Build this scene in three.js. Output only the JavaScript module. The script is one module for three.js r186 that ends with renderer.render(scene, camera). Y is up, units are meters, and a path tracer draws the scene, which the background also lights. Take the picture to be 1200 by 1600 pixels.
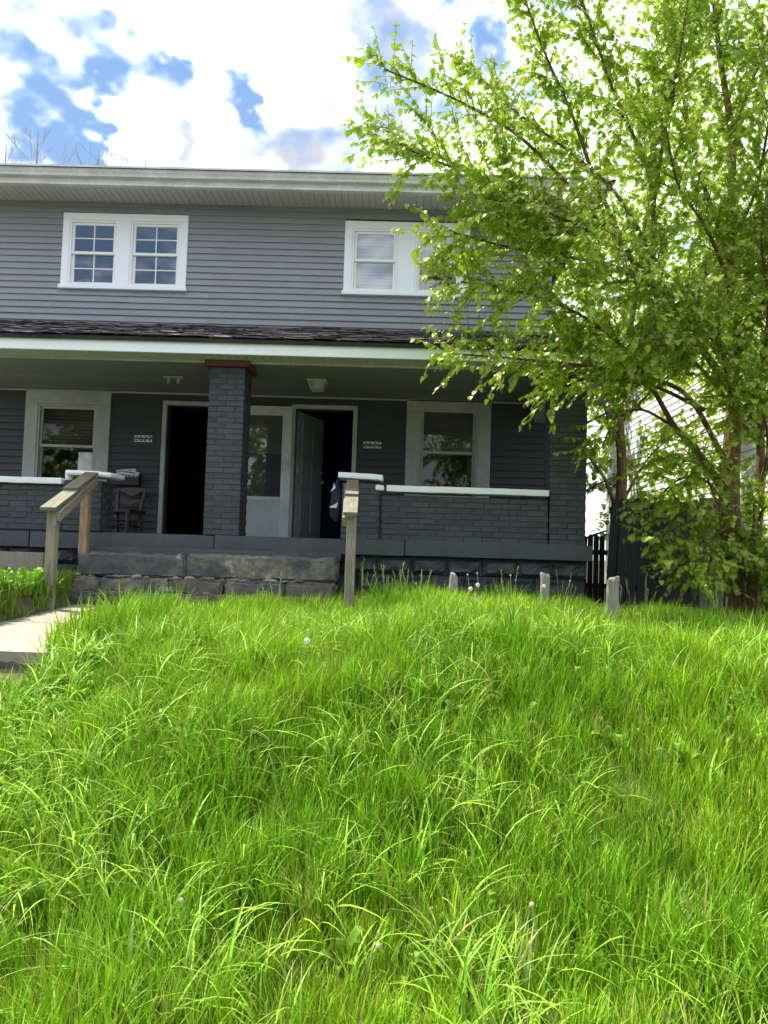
import * as THREE from 'three';
import { mergeGeometries, mergeVertices, toCreasedNormals } from 'three/addons/utils/BufferGeometryUtils.js';
import { FontLoader } from 'three/addons/loaders/FontLoader.js';
import { TextGeometry } from 'three/addons/geometries/TextGeometry.js';

// ------------------------------------------------------------------ camera, sky, sun, exposure
const rad = THREE.MathUtils.degToRad;
const scene = new THREE.Scene();
const camera = new THREE.PerspectiveCamera(67.38, 0.75, 0.05, 900);
camera.position.set(0, 1.6, 0);
camera.rotation.set(rad(3.114), rad(0.888), rad(1.772), 'YXZ');
camera.updateMatrixWorld(true);
// a point of the place from where it shows in the photograph and its depth (used while laying out limbs and clouds)
function at(px, py, depth) {
  const d = new THREE.Vector3((px - 600) / 1200, (800 - py) / 1200, -1).applyQuaternion(camera.quaternion);
  return d.multiplyScalar(depth / -d.z).add(camera.position);
}
const renderer = new THREE.WebGLRenderer({ antialias: true });
renderer.toneMapping = THREE.LinearToneMapping;
renderer.toneMappingExposure = 2.15;
renderer.shadowMap.enabled = true;

const SUN = new THREE.Vector3(-0.42, 0.87, -0.24).normalize();
const sun = new THREE.DirectionalLight(new THREE.Color(1.0, 0.95, 0.86), 5.0);
sun.position.copy(SUN).multiplyScalar(60).add(new THREE.Vector3(0, 0, -8));
sun.target.position.set(0, 0, -8);
sun.castShadow = true; sun.shadow.radius = 1.5; sun.shadow.mapSize.set(4096, 4096);
Object.assign(sun.shadow.camera, { left: -25, right: 25, top: 25, bottom: -25, near: 1, far: 140 });
scene.add(sun, sun.target);

// ------------------------------------------------------------------ random numbers and noise
function rng(seed) { let a = seed >>> 0; return () => { a = (a + 0x6D2B79F5) | 0; let t = Math.imul(a ^ (a >>> 15), 1 | a); t = (t + Math.imul(t ^ (t >>> 7), 61 | t)) ^ t; return ((t ^ (t >>> 14)) >>> 0) / 4294967296; }; }
const R = rng(20250);
const rr = (a, b) => a + (b - a) * R();
const clamp = (x, a = 0, b = 1) => Math.min(b, Math.max(a, x));
const lerp = (a, b, t) => a + (b - a) * t;
const sstep = (a, b, x) => { const t = clamp((x - a) / (b - a)); return t * t * (3 - 2 * t); };
function hash3(x, y, z) { let h = Math.imul(x, 374761393) ^ Math.imul(y, 668265263) ^ Math.imul(z, 1274126177); h = Math.imul(h ^ (h >>> 13), 1103515245); return ((h ^ (h >>> 16)) >>> 0) / 4294967296; }
const fade = (t) => t * t * (3 - 2 * t);
function vnoise(x, y, z, per = 0) {
  const xi = Math.floor(x), yi = Math.floor(y), zi = Math.floor(z), u = fade(x - xi), v = fade(y - yi), w = fade(z - zi);
  const m = per ? (n) => ((n % per) + per) % per : (n) => n;
  const h = (i, j, k) => hash3(m(xi + i), m(yi + j), zi + k);
  return lerp(lerp(lerp(h(0, 0, 0), h(1, 0, 0), u), lerp(h(0, 1, 0), h(1, 1, 0), u), v), lerp(lerp(h(0, 0, 1), h(1, 0, 1), u), lerp(h(0, 1, 1), h(1, 1, 1), u), v), w);
}
function fbm(x, y, z, oct = 4, per = 0) { let s = 0, a = 0.5, n = 0; for (let o = 0; o < oct; o++) { s += a * vnoise(x, y, z + o * 17, per); n += a; x *= 2; y *= 2; z *= 2; per *= 2; a *= 0.5; } return s / n; }

// ------------------------------------------------------------------ sky: broken bright cloud with blue gaps
function makeSky() {
  const W = 3072, H = 1536, data = new Float32Array(W * H * 4);
  const near = (list) => list.map(([px, py, deg, k]) => [at(px, py, 1000).sub(camera.position).normalize(), rad(deg), k]);
  const gaps = near([[5, 60, 1.4, 0.8], [75, 95, 0.9, 0.45], [125, 20, 1.3, 0.6], [205, 95, 1.0, 0.8], [240, 120, 1.2, 0.85], [282, 126, 1.0, 0.7], [152, 125, 1.3, 0.6], [20, 205, 1.8, 0.75],
    [95, 195, 2.2, 0.9], [140, 245, 1.6, 0.8], [362, 120, 1.1, 0.75], [385, 150, 1.0, 0.75], [392, 182, 1.1, 0.9], [745, 55, 1.3, 0.7], [860, 20, 1.2, 0.25], [790, 130, 1.0, 0.3],
    [330, 30, 4, -0.3], [185, 190, 0.9, -0.3]]);
  for (const [az, el, deg, k] of [[-24, 20, 11, 0.6], [-40, 26, 9, 0.6], [4, 22, 6, 0.4], [30, 15, 9, 0.5]]) gaps.push([new THREE.Vector3(Math.sin(rad(az)) * Math.cos(rad(el)), Math.sin(rad(el)), Math.cos(rad(az)) * Math.cos(rad(el))), rad(deg), k]); // the blue that the windows mirror
  const greys = near([[590, 30, 1.5, 0.30], [600, 70, 1.3, 0.22], [655, 110, 2.6, 0.36], [480, 225, 2.4, 0.40], [590, 215, 2.4, 0.34], [280, 235, 1.7, 0.30], [300, 215, 1.0, 0.2], [440, 245, 2, 0.25], [890, 90, 2.5, 0.15]]);
  const blob = (list, x, y, z) => { let s = 0; for (const [v, r, k] of list) { const d = (v.x - x) ** 2 + (v.y - y) ** 2 + (v.z - z) ** 2; if (d < 9 * r * r) s += k * Math.exp(-d / (r * r)); } return s; };
  for (let j = 0; j < H; j++) {
    const el = ((j + 0.5) / H - 0.5) * Math.PI, y = Math.sin(el), c = Math.cos(el);
    for (let i = 0; i < W; i++) {
      const az = ((i + 0.5) / W - 0.5) * 2 * Math.PI, x = c * Math.cos(az), z = c * Math.sin(az), n = (j * W + i) * 4;
      let r, g, b;
      if (y > 0) {
        const q = 1 / (y + 0.22), X = x * q * 1.5, Z = z * q * 1.5;
        const wx = (fbm(X * 1.3 + 9, Z * 1.3, 3, 3) - 0.5) * 0.9, wz = (fbm(X * 1.3, Z * 1.3 + 5, 7, 3) - 0.5) * 0.9;
        const f = fbm(X * 1.15 + wx + 3.1, Z * 1.15 + wz + 1.7, 0.5, 6), f2 = fbm(X * 4.2 + wx * 2, Z * 4.2 + wz * 2, 9, 5);
        const f4 = fbm(X * 7 + 3, Z * 7, 61, 5), f5 = fbm(X * 26, Z * 26, 91, 4), wy = (f2 - 0.5) * 0.10 + (f4 - 0.5) * 0.05 + (f5 - 0.5) * 0.045, wv = (fbm(X * 6, Z * 6, 21, 5) - 0.5) * 0.11;
        const gap = blob(gaps, x + wy, y + wv * 0.6, z), grey = blob(greys, x + wv, y + wy * 0.6, z);
        const f3 = fbm(X * 13, Z * 13, 41, 4), cover = sstep(0.12, 0.92, f * 0.45 + f2 * 0.65 + (f3 - 0.5) * 0.8 + (f5 - 0.5) * 0.5 + 0.17 - gap * (0.05 + 0.75 * f4 + 0.9 * fbm(X * 19, Z * 19, 71, 5)));
        const h = 1 - y, B = [0.145 + 0.13 * h * h, 0.27 + 0.13 * h * h, 0.50 + 0.08 * h * h];
        const thick = sstep(0.40, 0.85, fbm(X * 1.9 + 4, Z * 1.9 - 2, 31, 5) + 0.02);
        const toSun = Math.max(0, x * SUN.x + y * SUN.y + z * SUN.z);
        const L = (1.22 + 0.8 * Math.pow(toSun, 8)) * (1 - 0.27 * thick * (1 - 0.6 * toSun * toSun)) * (1 - Math.min(0.62, grey * 1.5));
        const C = [L * 0.95, L * 0.99, L * 1.06];
        r = lerp(B[0], C[0], cover); g = lerp(B[1], C[1], cover); b = lerp(B[2], C[2], cover);
      } else { r = 0.16; g = 0.18; b = 0.15; }
      data[n] = r; data[n + 1] = g; data[n + 2] = b; data[n + 3] = 1;
    }
  }
  const t = new THREE.DataTexture(data, W, H, THREE.RGBAFormat, THREE.FloatType);
  t.mapping = THREE.EquirectangularReflectionMapping; t.magFilter = t.minFilter = THREE.LinearFilter; t.needsUpdate = true;
  return t;
}
scene.background = makeSky();
scene.environment = scene.background;
scene.backgroundIntensity = scene.environmentIntensity = 0.82;

// ------------------------------------------------------------------ textures and materials
const srgb = (v) => 255 * (v <= 0.0031308 ? v * 12.92 : 1.055 * Math.pow(v, 1 / 2.4) - 0.055);
function tex(size, metres, fn, colour = true) {
  const d = new Uint8Array(size * size * 4);
  for (let j = 0; j < size; j++) for (let i = 0; i < size; i++) {
    let v = fn(i / size, j / size); if (!Array.isArray(v)) v = [v, v, v];
    const n = (j * size + i) * 4; for (let k = 0; k < 3; k++) d[n + k] = colour ? srgb(clamp(v[k])) : 255 * clamp(v[k]); d[n + 3] = 255;
  }
  const t = new THREE.DataTexture(d, size, size); t.wrapS = t.wrapT = THREE.RepeatWrapping; t.magFilter = THREE.LinearFilter; t.minFilter = THREE.LinearMipmapLinearFilter; t.generateMipmaps = true;
  if (colour) t.colorSpace = THREE.SRGBColorSpace;
  t.repeat.set(1 / metres, 1 / metres); t.needsUpdate = true; return t;
}
const P = (u, v, f, z, o = 4) => fbm(u * f, v * f, z, o, f);
const T = {
  mottle: tex(512, 1.7, (u, v) => { const a = P(u, v, 5, 1, 5), b = P(u, v, 40, 2, 2); return 0.62 + 0.36 * a + 0.18 * (b - 0.5); }),
  fine: tex(512, 0.5, (u, v) => 0.5 * P(u, v, 24, 5, 3) + 0.5 * P(u, v, 90, 6, 2), false),
  coarse: tex(512, 0.9, (u, v) => P(u, v, 9, 8, 6), false),
  streak: tex(512, 2.3, (u, v) => { const a = P(u, v, 4, 11, 4), s = fbm(u * 60, v * 4, 4, 3, 0); return 0.70 + 0.25 * a + 0.1 * (s - 0.5); }),
  wood: tex(512, 0.6, (u, v) => { const w = 0.1 * P(u, v, 3, 5, 3), g = fbm(u * 4, (v + w) * 46, 2, 4, 0), k = fbm(u * 3, v * 12, 9, 3, 0), l = 0.40 + 0.62 * g + 0.3 * (k - 0.5); return [l, l * lerp(0.93, 0.99, k), l * lerp(0.84, 0.96, k)]; }),
  woodBump: tex(512, 0.6, (u, v) => { const w = 0.1 * P(u, v, 3, 5, 3); return fbm(u * 4, (v + w) * 46, 2, 4, 0); }, false),
  concrete: tex(512, 1.6, (u, v) => { const a = P(u, v, 4, 3, 6), b = P(u, v, 70, 4, 2), s = sstep(0.55, 0.72, P(u, v, 7, 12, 5)); const l = 0.62 + 0.35 * a + 0.26 * (b - 0.5) - 0.16 * s; return [l, l * 0.985, l * (0.94 - 0.05 * s)]; }),
  worn: tex(512, 1.9, (u, v) => { // dark paint worn off old concrete
    const a = P(u, v, 5, 21, 6), b = P(u, v, 11, 22, 5), c = P(u, v, 50, 23, 3), bare = sstep(0.45, 0.62, 0.6 * a + 0.4 * b) * 0.8, white = sstep(0.72, 0.76, b) * 0.4;
    const p = [0.078, 0.082, 0.083].map((x) => x * (0.7 + 0.6 * c)), q = [0.19, 0.17, 0.125].map((x) => x * (0.45 + 1.0 * c * (0.5 + a)));
    return p.map((x, k) => lerp(lerp(x, q[k], bare), 0.5, white)); }),
  bark: tex(512, 0.7, (u, v) => { const g = fbm(u * 26, v * 6, 3, 5, 0), k = P(u, v, 5, 8, 4); const l = 0.25 + 0.95 * g * (0.6 + 0.5 * k); return [l, l * 0.72, l * 0.56]; }),
  barkBump: tex(512, 0.7, (u, v) => fbm(u * 26, v * 6, 3, 5, 0), false),
  soil: tex(512, 2.6, (u, v) => { const a = P(u, v, 8, 3, 6), b = P(u, v, 60, 9, 3); const g = sstep(0.4, 0.6, a); return [lerp(0.10, 0.055, g) * (0.5 + b), lerp(0.085, 0.09, g) * (0.5 + b), lerp(0.05, 0.022, g) * (0.5 + b)]; }),
};
function mat(rgb, o = {}) {
  const m = new THREE.MeshPhysicalMaterial({ color: new THREE.Color().setRGB(...rgb), roughness: o.rough ?? 0.75, metalness: o.metal ?? 0 });
  if (o.map) m.map = o.map;
  if (o.bump) { m.bumpMap = o.bump; m.bumpScale = o.bs ?? 0.002; }
  if (o.spec !== undefined) m.specularIntensity = o.spec;
  if (o.trans) { m.transmission = o.trans; m.thickness = 0; }
  if (o.side) m.side = THREE.DoubleSide;
  if (o.vc) m.vertexColors = true;
  return m;
}
const M = {
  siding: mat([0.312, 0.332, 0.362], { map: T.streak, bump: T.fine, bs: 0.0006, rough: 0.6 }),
  sidingShaded: mat([0.066, 0.069, 0.080], { map: T.streak, bump: T.fine, bs: 0.0006, rough: 0.62 }),  // same siding, with the porch shade put into a darker colour
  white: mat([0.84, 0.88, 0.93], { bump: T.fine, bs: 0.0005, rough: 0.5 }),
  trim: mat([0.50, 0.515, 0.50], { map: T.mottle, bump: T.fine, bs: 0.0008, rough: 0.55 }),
  vinyl: mat([0.86, 0.87, 0.88], { rough: 0.35 }),
  gutter: mat([0.74, 0.78, 0.76], { map: T.mottle, rough: 0.42 }),
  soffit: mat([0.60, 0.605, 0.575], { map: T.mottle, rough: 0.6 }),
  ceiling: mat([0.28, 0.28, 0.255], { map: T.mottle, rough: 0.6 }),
  brick: [0, 1, 2, 3, 4].map((k) => mat([0.050, 0.061, 0.070].map((x) => x * (0.86 + 0.075 * k)), { map: T.mottle, bump: T.coarse, bs: 0.006, rough: 0.52 })),
  mortar: mat([0.042, 0.051, 0.059], { map: T.mottle, bump: T.fine, bs: 0.003, rough: 0.8 }),
  slab: mat([0.066, 0.080, 0.090], { map: T.mottle, bump: T.coarse, bs: 0.003, rough: 0.55 }),
  block: mat([0.046, 0.056, 0.062], { map: T.mottle, bump: T.coarse, bs: 0.008, rough: 0.6 }),
  cap: mat([0.80, 0.83, 0.86], { bump: T.coarse, bs: 0.006, rough: 0.6 }),
  redcap: mat([0.15, 0.04, 0.038], { map: T.mottle, bump: T.fine, bs: 0.001, rough: 0.6 }),
  step: mat([1, 1, 1], { map: T.worn, bump: T.coarse, bs: 0.02, rough: 0.8 }),
  rubble: [[0.14, 0.13, 0.105], [0.22, 0.205, 0.165], [0.085, 0.087, 0.08], [0.34, 0.33, 0.29]].map((c) => mat(c, { map: T.concrete, bump: T.coarse, bs: 0.02, rough: 0.9 })),
  walk: mat([0.33, 0.295, 0.24], { map: T.concrete, bump: T.coarse, bs: 0.008, rough: 0.9 }),
  tan: mat([0.27, 0.25, 0.20], { map: T.concrete, bump: T.coarse, bs: 0.008, rough: 0.9 }),
  woodGrey: mat([0.30, 0.275, 0.22], { map: T.wood, bump: T.woodBump, bs: 0.004, rough: 0.85 }),
  woodMoss: mat([0.21, 0.20, 0.14], { map: T.wood, bump: T.woodBump, bs: 0.005, rough: 0.9 }),
  woodTan: mat([0.42, 0.29, 0.19], { map: T.wood, bump: T.woodBump, bs: 0.003, rough: 0.8 }),
  woodPale: mat([0.34, 0.325, 0.29], { map: T.wood, bump: T.woodBump, bs: 0.006, rough: 0.9 }),
  fence: [0, 1, 2, 3].map((k) => mat([0.012 + 0.003 * k, 0.012 + 0.003 * k, 0.013 + 0.003 * k], { map: T.wood, bump: T.woodBump, bs: 0.004, rough: 0.8 })),
  fenceGrey: [0, 1, 2].map((k) => mat([0.16 + 0.03 * k, 0.15 + 0.03 * k, 0.13 + 0.025 * k], { map: T.wood, bump: T.woodBump, bs: 0.004, rough: 0.9 })),
  chair: mat([0.050, 0.020, 0.016], { map: T.wood, rough: 0.45 }),
  black: mat([0.014, 0.014, 0.018], { rough: 0.5 }),
  metalBlack: mat([0.03, 0.03, 0.035], { rough: 0.3, metal: 0.6 }),
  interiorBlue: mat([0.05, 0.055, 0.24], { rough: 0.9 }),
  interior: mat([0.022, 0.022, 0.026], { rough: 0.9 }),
  doorLeaf: mat([0.30, 0.335, 0.38], { map: T.mottle, rough: 0.5 }),
  kick: mat([0.52, 0.56, 0.58], { map: T.mottle, rough: 0.45 }),
  paper: mat([0.78, 0.80, 0.82], { rough: 0.8 }),
  navy: mat([0.018, 0.02, 0.045], { bump: T.fine, bs: 0.002, rough: 0.8 }),
  metal: mat([0.62, 0.62, 0.6], { rough: 0.35, metal: 0.8 }),
  bark: mat([0.26, 0.205, 0.155], { map: T.bark, bump: T.barkBump, bs: 0.02, rough: 0.95 }),
  twig: mat([0.17, 0.13, 0.075], { rough: 0.9 }),
  barkGrey: mat([0.30, 0.29, 0.28], { rough: 0.95 }),
  soil: mat([1, 1, 1], { map: T.soil, bump: T.coarse, bs: 0.03, rough: 1 }),
  road: mat([0.06, 0.06, 0.06], { map: T.concrete, bump: T.fine, bs: 0.004, rough: 0.95 }),
  neighbour: mat([0.90, 0.90, 0.88], { map: T.streak, rough: 0.6 }),
  roofDark: mat([0.05, 0.048, 0.05], { map: T.concrete, bump: T.coarse, bs: 0.006, rough: 0.9 }),
  glass: new THREE.MeshPhysicalMaterial({ color: 0xffffff, roughness: 0.02, transmission: 1, thickness: 0, ior: 1.52, specularIntensity: 1 }),
};
M.glass.name = 'glass';
M.glassUp = M.glass.clone(); M.glassUp.ior = 1.95;
M.glassLow = M.glass.clone(); M.glassLow.ior = 1.33;
M.storm = mat([0.66, 0.69, 0.70], { map: T.mottle, rough: 0.5 });
M.tile = mat([0.92, 0.92, 0.90], { rough: 0.5 });

// ------------------------------------------------------------------ builders
const taken = {};
function numbered(n) { const k = taken[n] = (taken[n] ?? -1) + 1; return k ? `${n}_${String(k).padStart(3, '0')}` : n; }
function mesh(name, geo, m, parent, x = 0, y = 0, z = 0) {
  const o = new THREE.Mesh(geo, m); o.name = name; o.castShadow = o.receiveShadow = true; o.position.set(x, y, z); if (parent) parent.add(o); return o;
}
function tag(o, label, category, group, kind) { Object.assign(o.userData, label ? { label } : {}, category ? { category } : {}, group ? { group } : {}, kind ? { kind } : {}); return o; }
function thing(name, label, category, [x, y, z] = [0, 0, 0], turn = 0, group) { const g = new THREE.Group(); g.name = numbered(name); g.position.set(x, y, z); g.rotation.y = turn; scene.add(g); return tag(g, label, category, group); }
function struct(name, geo, m) { const o = mesh(numbered(name), geo, m, scene); o.userData.kind = 'structure'; return o; }
// uv in metres from the position, u along the grain
function uvm(g, grain = 'x', ou = rr(0, 3), ov = rr(0, 3)) {
  if (g.index) g = g.toNonIndexed();
  const p = g.attributes.position, uv = new Float32Array(p.count * 2), a = new THREE.Vector3(), b = new THREE.Vector3(), c = new THREE.Vector3(), n = new THREE.Vector3();
  for (let i = 0; i < p.count; i += 3) {
    a.fromBufferAttribute(p, i); b.fromBufferAttribute(p, i + 1); c.fromBufferAttribute(p, i + 2);
    n.crossVectors(b.clone().sub(a), c.clone().sub(a)); const ax = Math.abs(n.x), ay = Math.abs(n.y), az = Math.abs(n.z);
    const drop = ax >= ay && ax >= az ? 'x' : ay >= az ? 'y' : 'z', left = ['x', 'y', 'z'].filter((k) => k !== drop), U = left.includes(grain) ? grain : left[0], V = left.find((k) => k !== U);
    [a, b, c].forEach((v, k) => { uv[(i + k) * 2] = v[U] + ou; uv[(i + k) * 2 + 1] = v[V] + ov; });
  }
  g.setAttribute('uv', new THREE.BufferAttribute(uv, 2)); return g;
}
// a box with chamfered edges, 44 triangles
function cbox(w, h, d, c = 0.004, grain = 'x') {
  const H = [w / 2, h / 2, d / 2]; c = Math.min(c, w * 0.3, h * 0.3, d * 0.3);
  const pt = (s, ax) => [0, 1, 2].map((k) => s[k] * (k === ax ? H[k] : H[k] - c)), out = [];
  const tri = (a, b, e) => { const n = [(b[1] - a[1]) * (e[2] - a[2]) - (b[2] - a[2]) * (e[1] - a[1]), (b[2] - a[2]) * (e[0] - a[0]) - (b[0] - a[0]) * (e[2] - a[2]), (b[0] - a[0]) * (e[1] - a[1]) - (b[1] - a[1]) * (e[0] - a[0])];
    const m = [0, 1, 2].map((k) => a[k] + b[k] + e[k]); n[0] * m[0] + n[1] * m[1] + n[2] * m[2] < 0 ? out.push(...a, ...e, ...b) : out.push(...a, ...b, ...e); };
  const quad = (a, b, e, f) => { tri(a, b, e); tri(a, e, f); };
  for (let ax = 0; ax < 3; ax++) { const u = (ax + 1) % 3, v = (ax + 2) % 3;
    for (const s of [-1, 1]) { const q = [[-1, -1], [1, -1], [1, 1], [-1, 1]].map(([i, j]) => { const t = []; t[ax] = s; t[u] = i; t[v] = j; return pt(t, ax); }); quad(...q); }
    for (const i of [-1, 1]) for (const j of [-1, 1]) { const t = (k) => { const r = []; r[ax] = k; r[u] = i; r[v] = j; return r; }; quad(pt(t(-1), u), pt(t(1), u), pt(t(1), v), pt(t(-1), v)); } }
  for (const i of [-1, 1]) for (const j of [-1, 1]) for (const k of [-1, 1]) tri(pt([i, j, k], 0), pt([i, j, k], 1), pt([i, j, k], 2));
  const g = new THREE.BufferGeometry(); g.setAttribute('position', new THREE.Float32BufferAttribute(out, 3)); g.computeVertexNormals(); return uvm(g, grain);
}
const move = (g, x, y, z) => g.translate(x, y, z);
// box by its limits
const span = (x0, x1, y0, y1, z0, z1, c, grain) => move(cbox(x1 - x0, y1 - y0, Math.abs(z1 - z0), c, grain), (x0 + x1) / 2, (y0 + y1) / 2, (z0 + z1) / 2);
function roughBox(w, h, d, amp, seed, cell = 0.06, grain = 'x') {
  let g = new THREE.BoxGeometry(w, h, d, Math.max(2, Math.round(w / cell)), Math.max(2, Math.round(h / cell)), Math.max(2, Math.round(d / cell)));
  g.deleteAttribute('uv'); g.deleteAttribute('normal'); g = mergeVertices(g, 1e-4); const p = g.attributes.position;
  for (let i = 0; i < p.count; i++) { const x = p.getX(i), y = p.getY(i), z = p.getZ(i), f = 7, k = (o) => (fbm(x * f + seed * 3.7 + o, y * f + o * 2, z * f + seed, 3) - 0.5) * 2 * amp;
    const e = (Math.abs(x) > w / 2 - 1e-3) + (Math.abs(y) > h / 2 - 1e-3) + (Math.abs(z) > d / 2 - 1e-3), pull = e > 1 ? amp * 0.7 : 0;
    p.setXYZ(i, x + k(0) - Math.sign(x) * pull, y + k(11) - Math.sign(y) * pull, z + k(23) - Math.sign(z) * pull); }
  return uvm(toCreasedNormals(g, 0.7), grain);
}
// a bar between two points with a rectangular section
function bar(a, b, w, h, c = 0.003) {
  const A = new THREE.Vector3(...a), B = new THREE.Vector3(...b), g = cbox(w, h, A.distanceTo(B), c, 'z');
  const m = new THREE.Matrix4().lookAt(A, B, new THREE.Vector3(0, 1, 0)); g.applyMatrix4(m); return move(g, (A.x + B.x) / 2, (A.y + B.y) / 2, (A.z + B.z) / 2);
}
// a tapering tube along points; plain non-indexed geometry
function limbTube(pts, r0, r1, sides = 6, power = 1) {
  const pos = [], nor = [], uv = [], n = pts.length, rings = []; let len = 0; const up = new THREE.Vector3(0.31, 0.2, 0.93);
  for (let i = 0; i < n; i++) {
    const t = pts[Math.min(n - 1, i + 1)].clone().sub(pts[Math.max(0, i - 1)]).normalize(), a = new THREE.Vector3().crossVectors(t, up).normalize(), b = new THREE.Vector3().crossVectors(t, a);
    if (i) len += pts[i].distanceTo(pts[i - 1]); const r = lerp(r0, r1, Math.pow(i / (n - 1), power)), ring = [];
    for (let k = 0; k <= sides; k++) { const q = k / sides * Math.PI * 2, d = a.clone().multiplyScalar(Math.cos(q)).addScaledVector(b, Math.sin(q)); ring.push([pts[i].clone().addScaledVector(d, r), d, k / sides * 0.6, len]); }
    rings.push(ring);
  }
  const put = (v) => { pos.push(v[0].x, v[0].y, v[0].z); nor.push(v[1].x, v[1].y, v[1].z); uv.push(v[2], v[3]); };
  for (let i = 0; i < n - 1; i++) for (let k = 0; k < sides; k++) { const a = rings[i][k], b = rings[i][k + 1], c = rings[i + 1][k + 1], d = rings[i + 1][k]; [a, b, c, a, c, d].forEach(put); }
  const g = new THREE.BufferGeometry(); g.setAttribute('position', new THREE.Float32BufferAttribute(pos, 3)); g.setAttribute('normal', new THREE.Float32BufferAttribute(nor, 3)); g.setAttribute('uv', new THREE.Float32BufferAttribute(uv, 2)); return g;
}
function wallShape(x0, x1, y0, y1, holes, depth) { // a wall with openings, front face at z = 0, going back
  const s = new THREE.Shape([[x0, y0], [x1, y0], [x1, y1], [x0, y1]].map((p) => new THREE.Vector2(...p)));
  for (const [a, b, c, d] of holes) s.holes.push(new THREE.Path([[a, c], [a, d], [b, d], [b, c]].map((p) => new THREE.Vector2(...p))));
  return uvm(move(new THREE.ExtrudeGeometry(s, { depth, bevelEnabled: false }), 0, 0, -depth));
}
// a lapped board of length L, drawn along x, 0..h in y, back at z = 0
const boardCache = {};
function lapBoard(L, h, out = 0.026) {
  const key = L.toFixed(3) + h + out; if (boardCache[key]) return boardCache[key];
  const s = new THREE.Shape([[0, -0.006], [out, -0.006], [out + 0.001, -0.001], [out * 0.12, h - 0.001], [0, h - 0.001]].map((p) => new THREE.Vector2(...p)));
  const g = new THREE.ExtrudeGeometry(s, { depth: L, bevelEnabled: false }); g.rotateY(-Math.PI / 2); g.scale(-1, 1, 1);
  const idx = g.index ? g.toNonIndexed() : g, p = idx.attributes.position; // mirror turned the faces round; turn them back
  for (let i = 0; i < p.count; i += 3) { const t = [p.getX(i + 1), p.getY(i + 1), p.getZ(i + 1)]; p.setXYZ(i + 1, p.getX(i + 2), p.getY(i + 2), p.getZ(i + 2)); p.setXYZ(i + 2, ...t); }
  idx.computeVertexNormals(); idx.computeBoundingBox(); idx.translate(-idx.boundingBox.min.x, 0, -idx.boundingBox.min.z);
  return boardCache[key] = uvm(idx, 'y');
}
const font = await new FontLoader().loadAsync('fonts/droid/droid_sans_bold.typeface.json');

// ------------------------------------------------------------------ ground
const lawnTop = (x) => 1.05 - 0.12 * sstep(0.3, -0.7, x) - 0.05 * sstep(-1.5, -2.5, x) - 0.15 * sstep(0.8, 3.6, x);
const walkY = (z) => lerp(0.865, 0.975, clamp((-5.2 - z) / 2.8));
function groundY(x, z) {
  const crest = sstep(-2.0, -5.0, z + 0.75 * sstep(-0.9, -2.1, x) + 0.25 * Math.sin(x * 0.9 + 1) * sstep(-9, -4, z)); // the bank down to the pavement
  let h = lerp(0.05, lawnTop(x), crest) + 0.05 * (fbm(x * 0.9 + 7, z * 0.9, 4, 3) - 0.5) * sstep(-1.8, -2.4, z);
  if (z < -8.2) h = lerp(h, Math.min(h, 0.93), sstep(-8.2, -8.8, z));
  if (x < -3.2 && z < -5.6) h = lerp(h, Math.max(h, 1.13), sstep(-3.31, -3.42, x) * sstep(-5.6, -6.4, z));
  if (x > -3.5 && x < -2.1 && z > -8.4) { // the path's bed
    const k = sstep(-3.42, -3.32, x) * sstep(-2.1, -2.3, x); const bed = z < -5.1 ? walkY(z) - 0.12 : lerp(0.52, 0.1, sstep(-4.7, -2.2, z)); h = lerp(h, Math.min(h, bed), k);
  }
  return h;
}
{
  const axis = (fine0, fine1, step, far) => { const a = []; for (const v of [-far, -far * 0.4, -far * 0.15, -40, -25, -16, -11]) if (v < fine0 - 0.5) a.push(v); for (let v = fine0; v <= fine1 + 1e-6; v += step) a.push(v); for (const v of [11, 16, 25, 40, far * 0.15, far * 0.4, far]) if (v > fine1 + 0.5) a.push(v); return a; };
  const xs = axis(-9, 9, 0.15, 400), zs = [-400, -160, -80, -45, -30, -22, -16, -12.5].concat(Array.from({ length: 73 }, (_, i) => -10.8 + i * 0.125)).concat([-1.75]);
  const pos = [], idx = [], uv = [];
  for (const z of zs) for (const x of xs) { pos.push(x, groundY(x, z), z); uv.push(x, z); }
  for (let j = 0; j < zs.length - 1; j++) for (let i = 0; i < xs.length - 1; i++) { const a = j * xs.length + i, b = a + 1, c = a + xs.length, d = c + 1; idx.push(a, c, b, b, c, d); }
  const g = new THREE.BufferGeometry(); g.setAttribute('position', new THREE.Float32BufferAttribute(pos, 3)); g.setAttribute('uv', new THREE.Float32BufferAttribute(uv, 2)); g.setIndex(idx); g.computeVertexNormals();
  tag(struct('ground', g, M.soil), 'earth of the front yard under the grass');
  struct('pavement', span(-60, 60, -0.2, 0.0, 0.9, -1.75, 0.01), M.walk);
  struct('road', uvm(move(new THREE.BoxGeometry(400, 0.1, 9.1), 0, -0.17, 5.5)), M.road);
  struct('far_ground', uvm(move(new THREE.BoxGeometry(800, 0.2, 400), 0, -0.1, 210.1)), M.soil);
}

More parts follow.
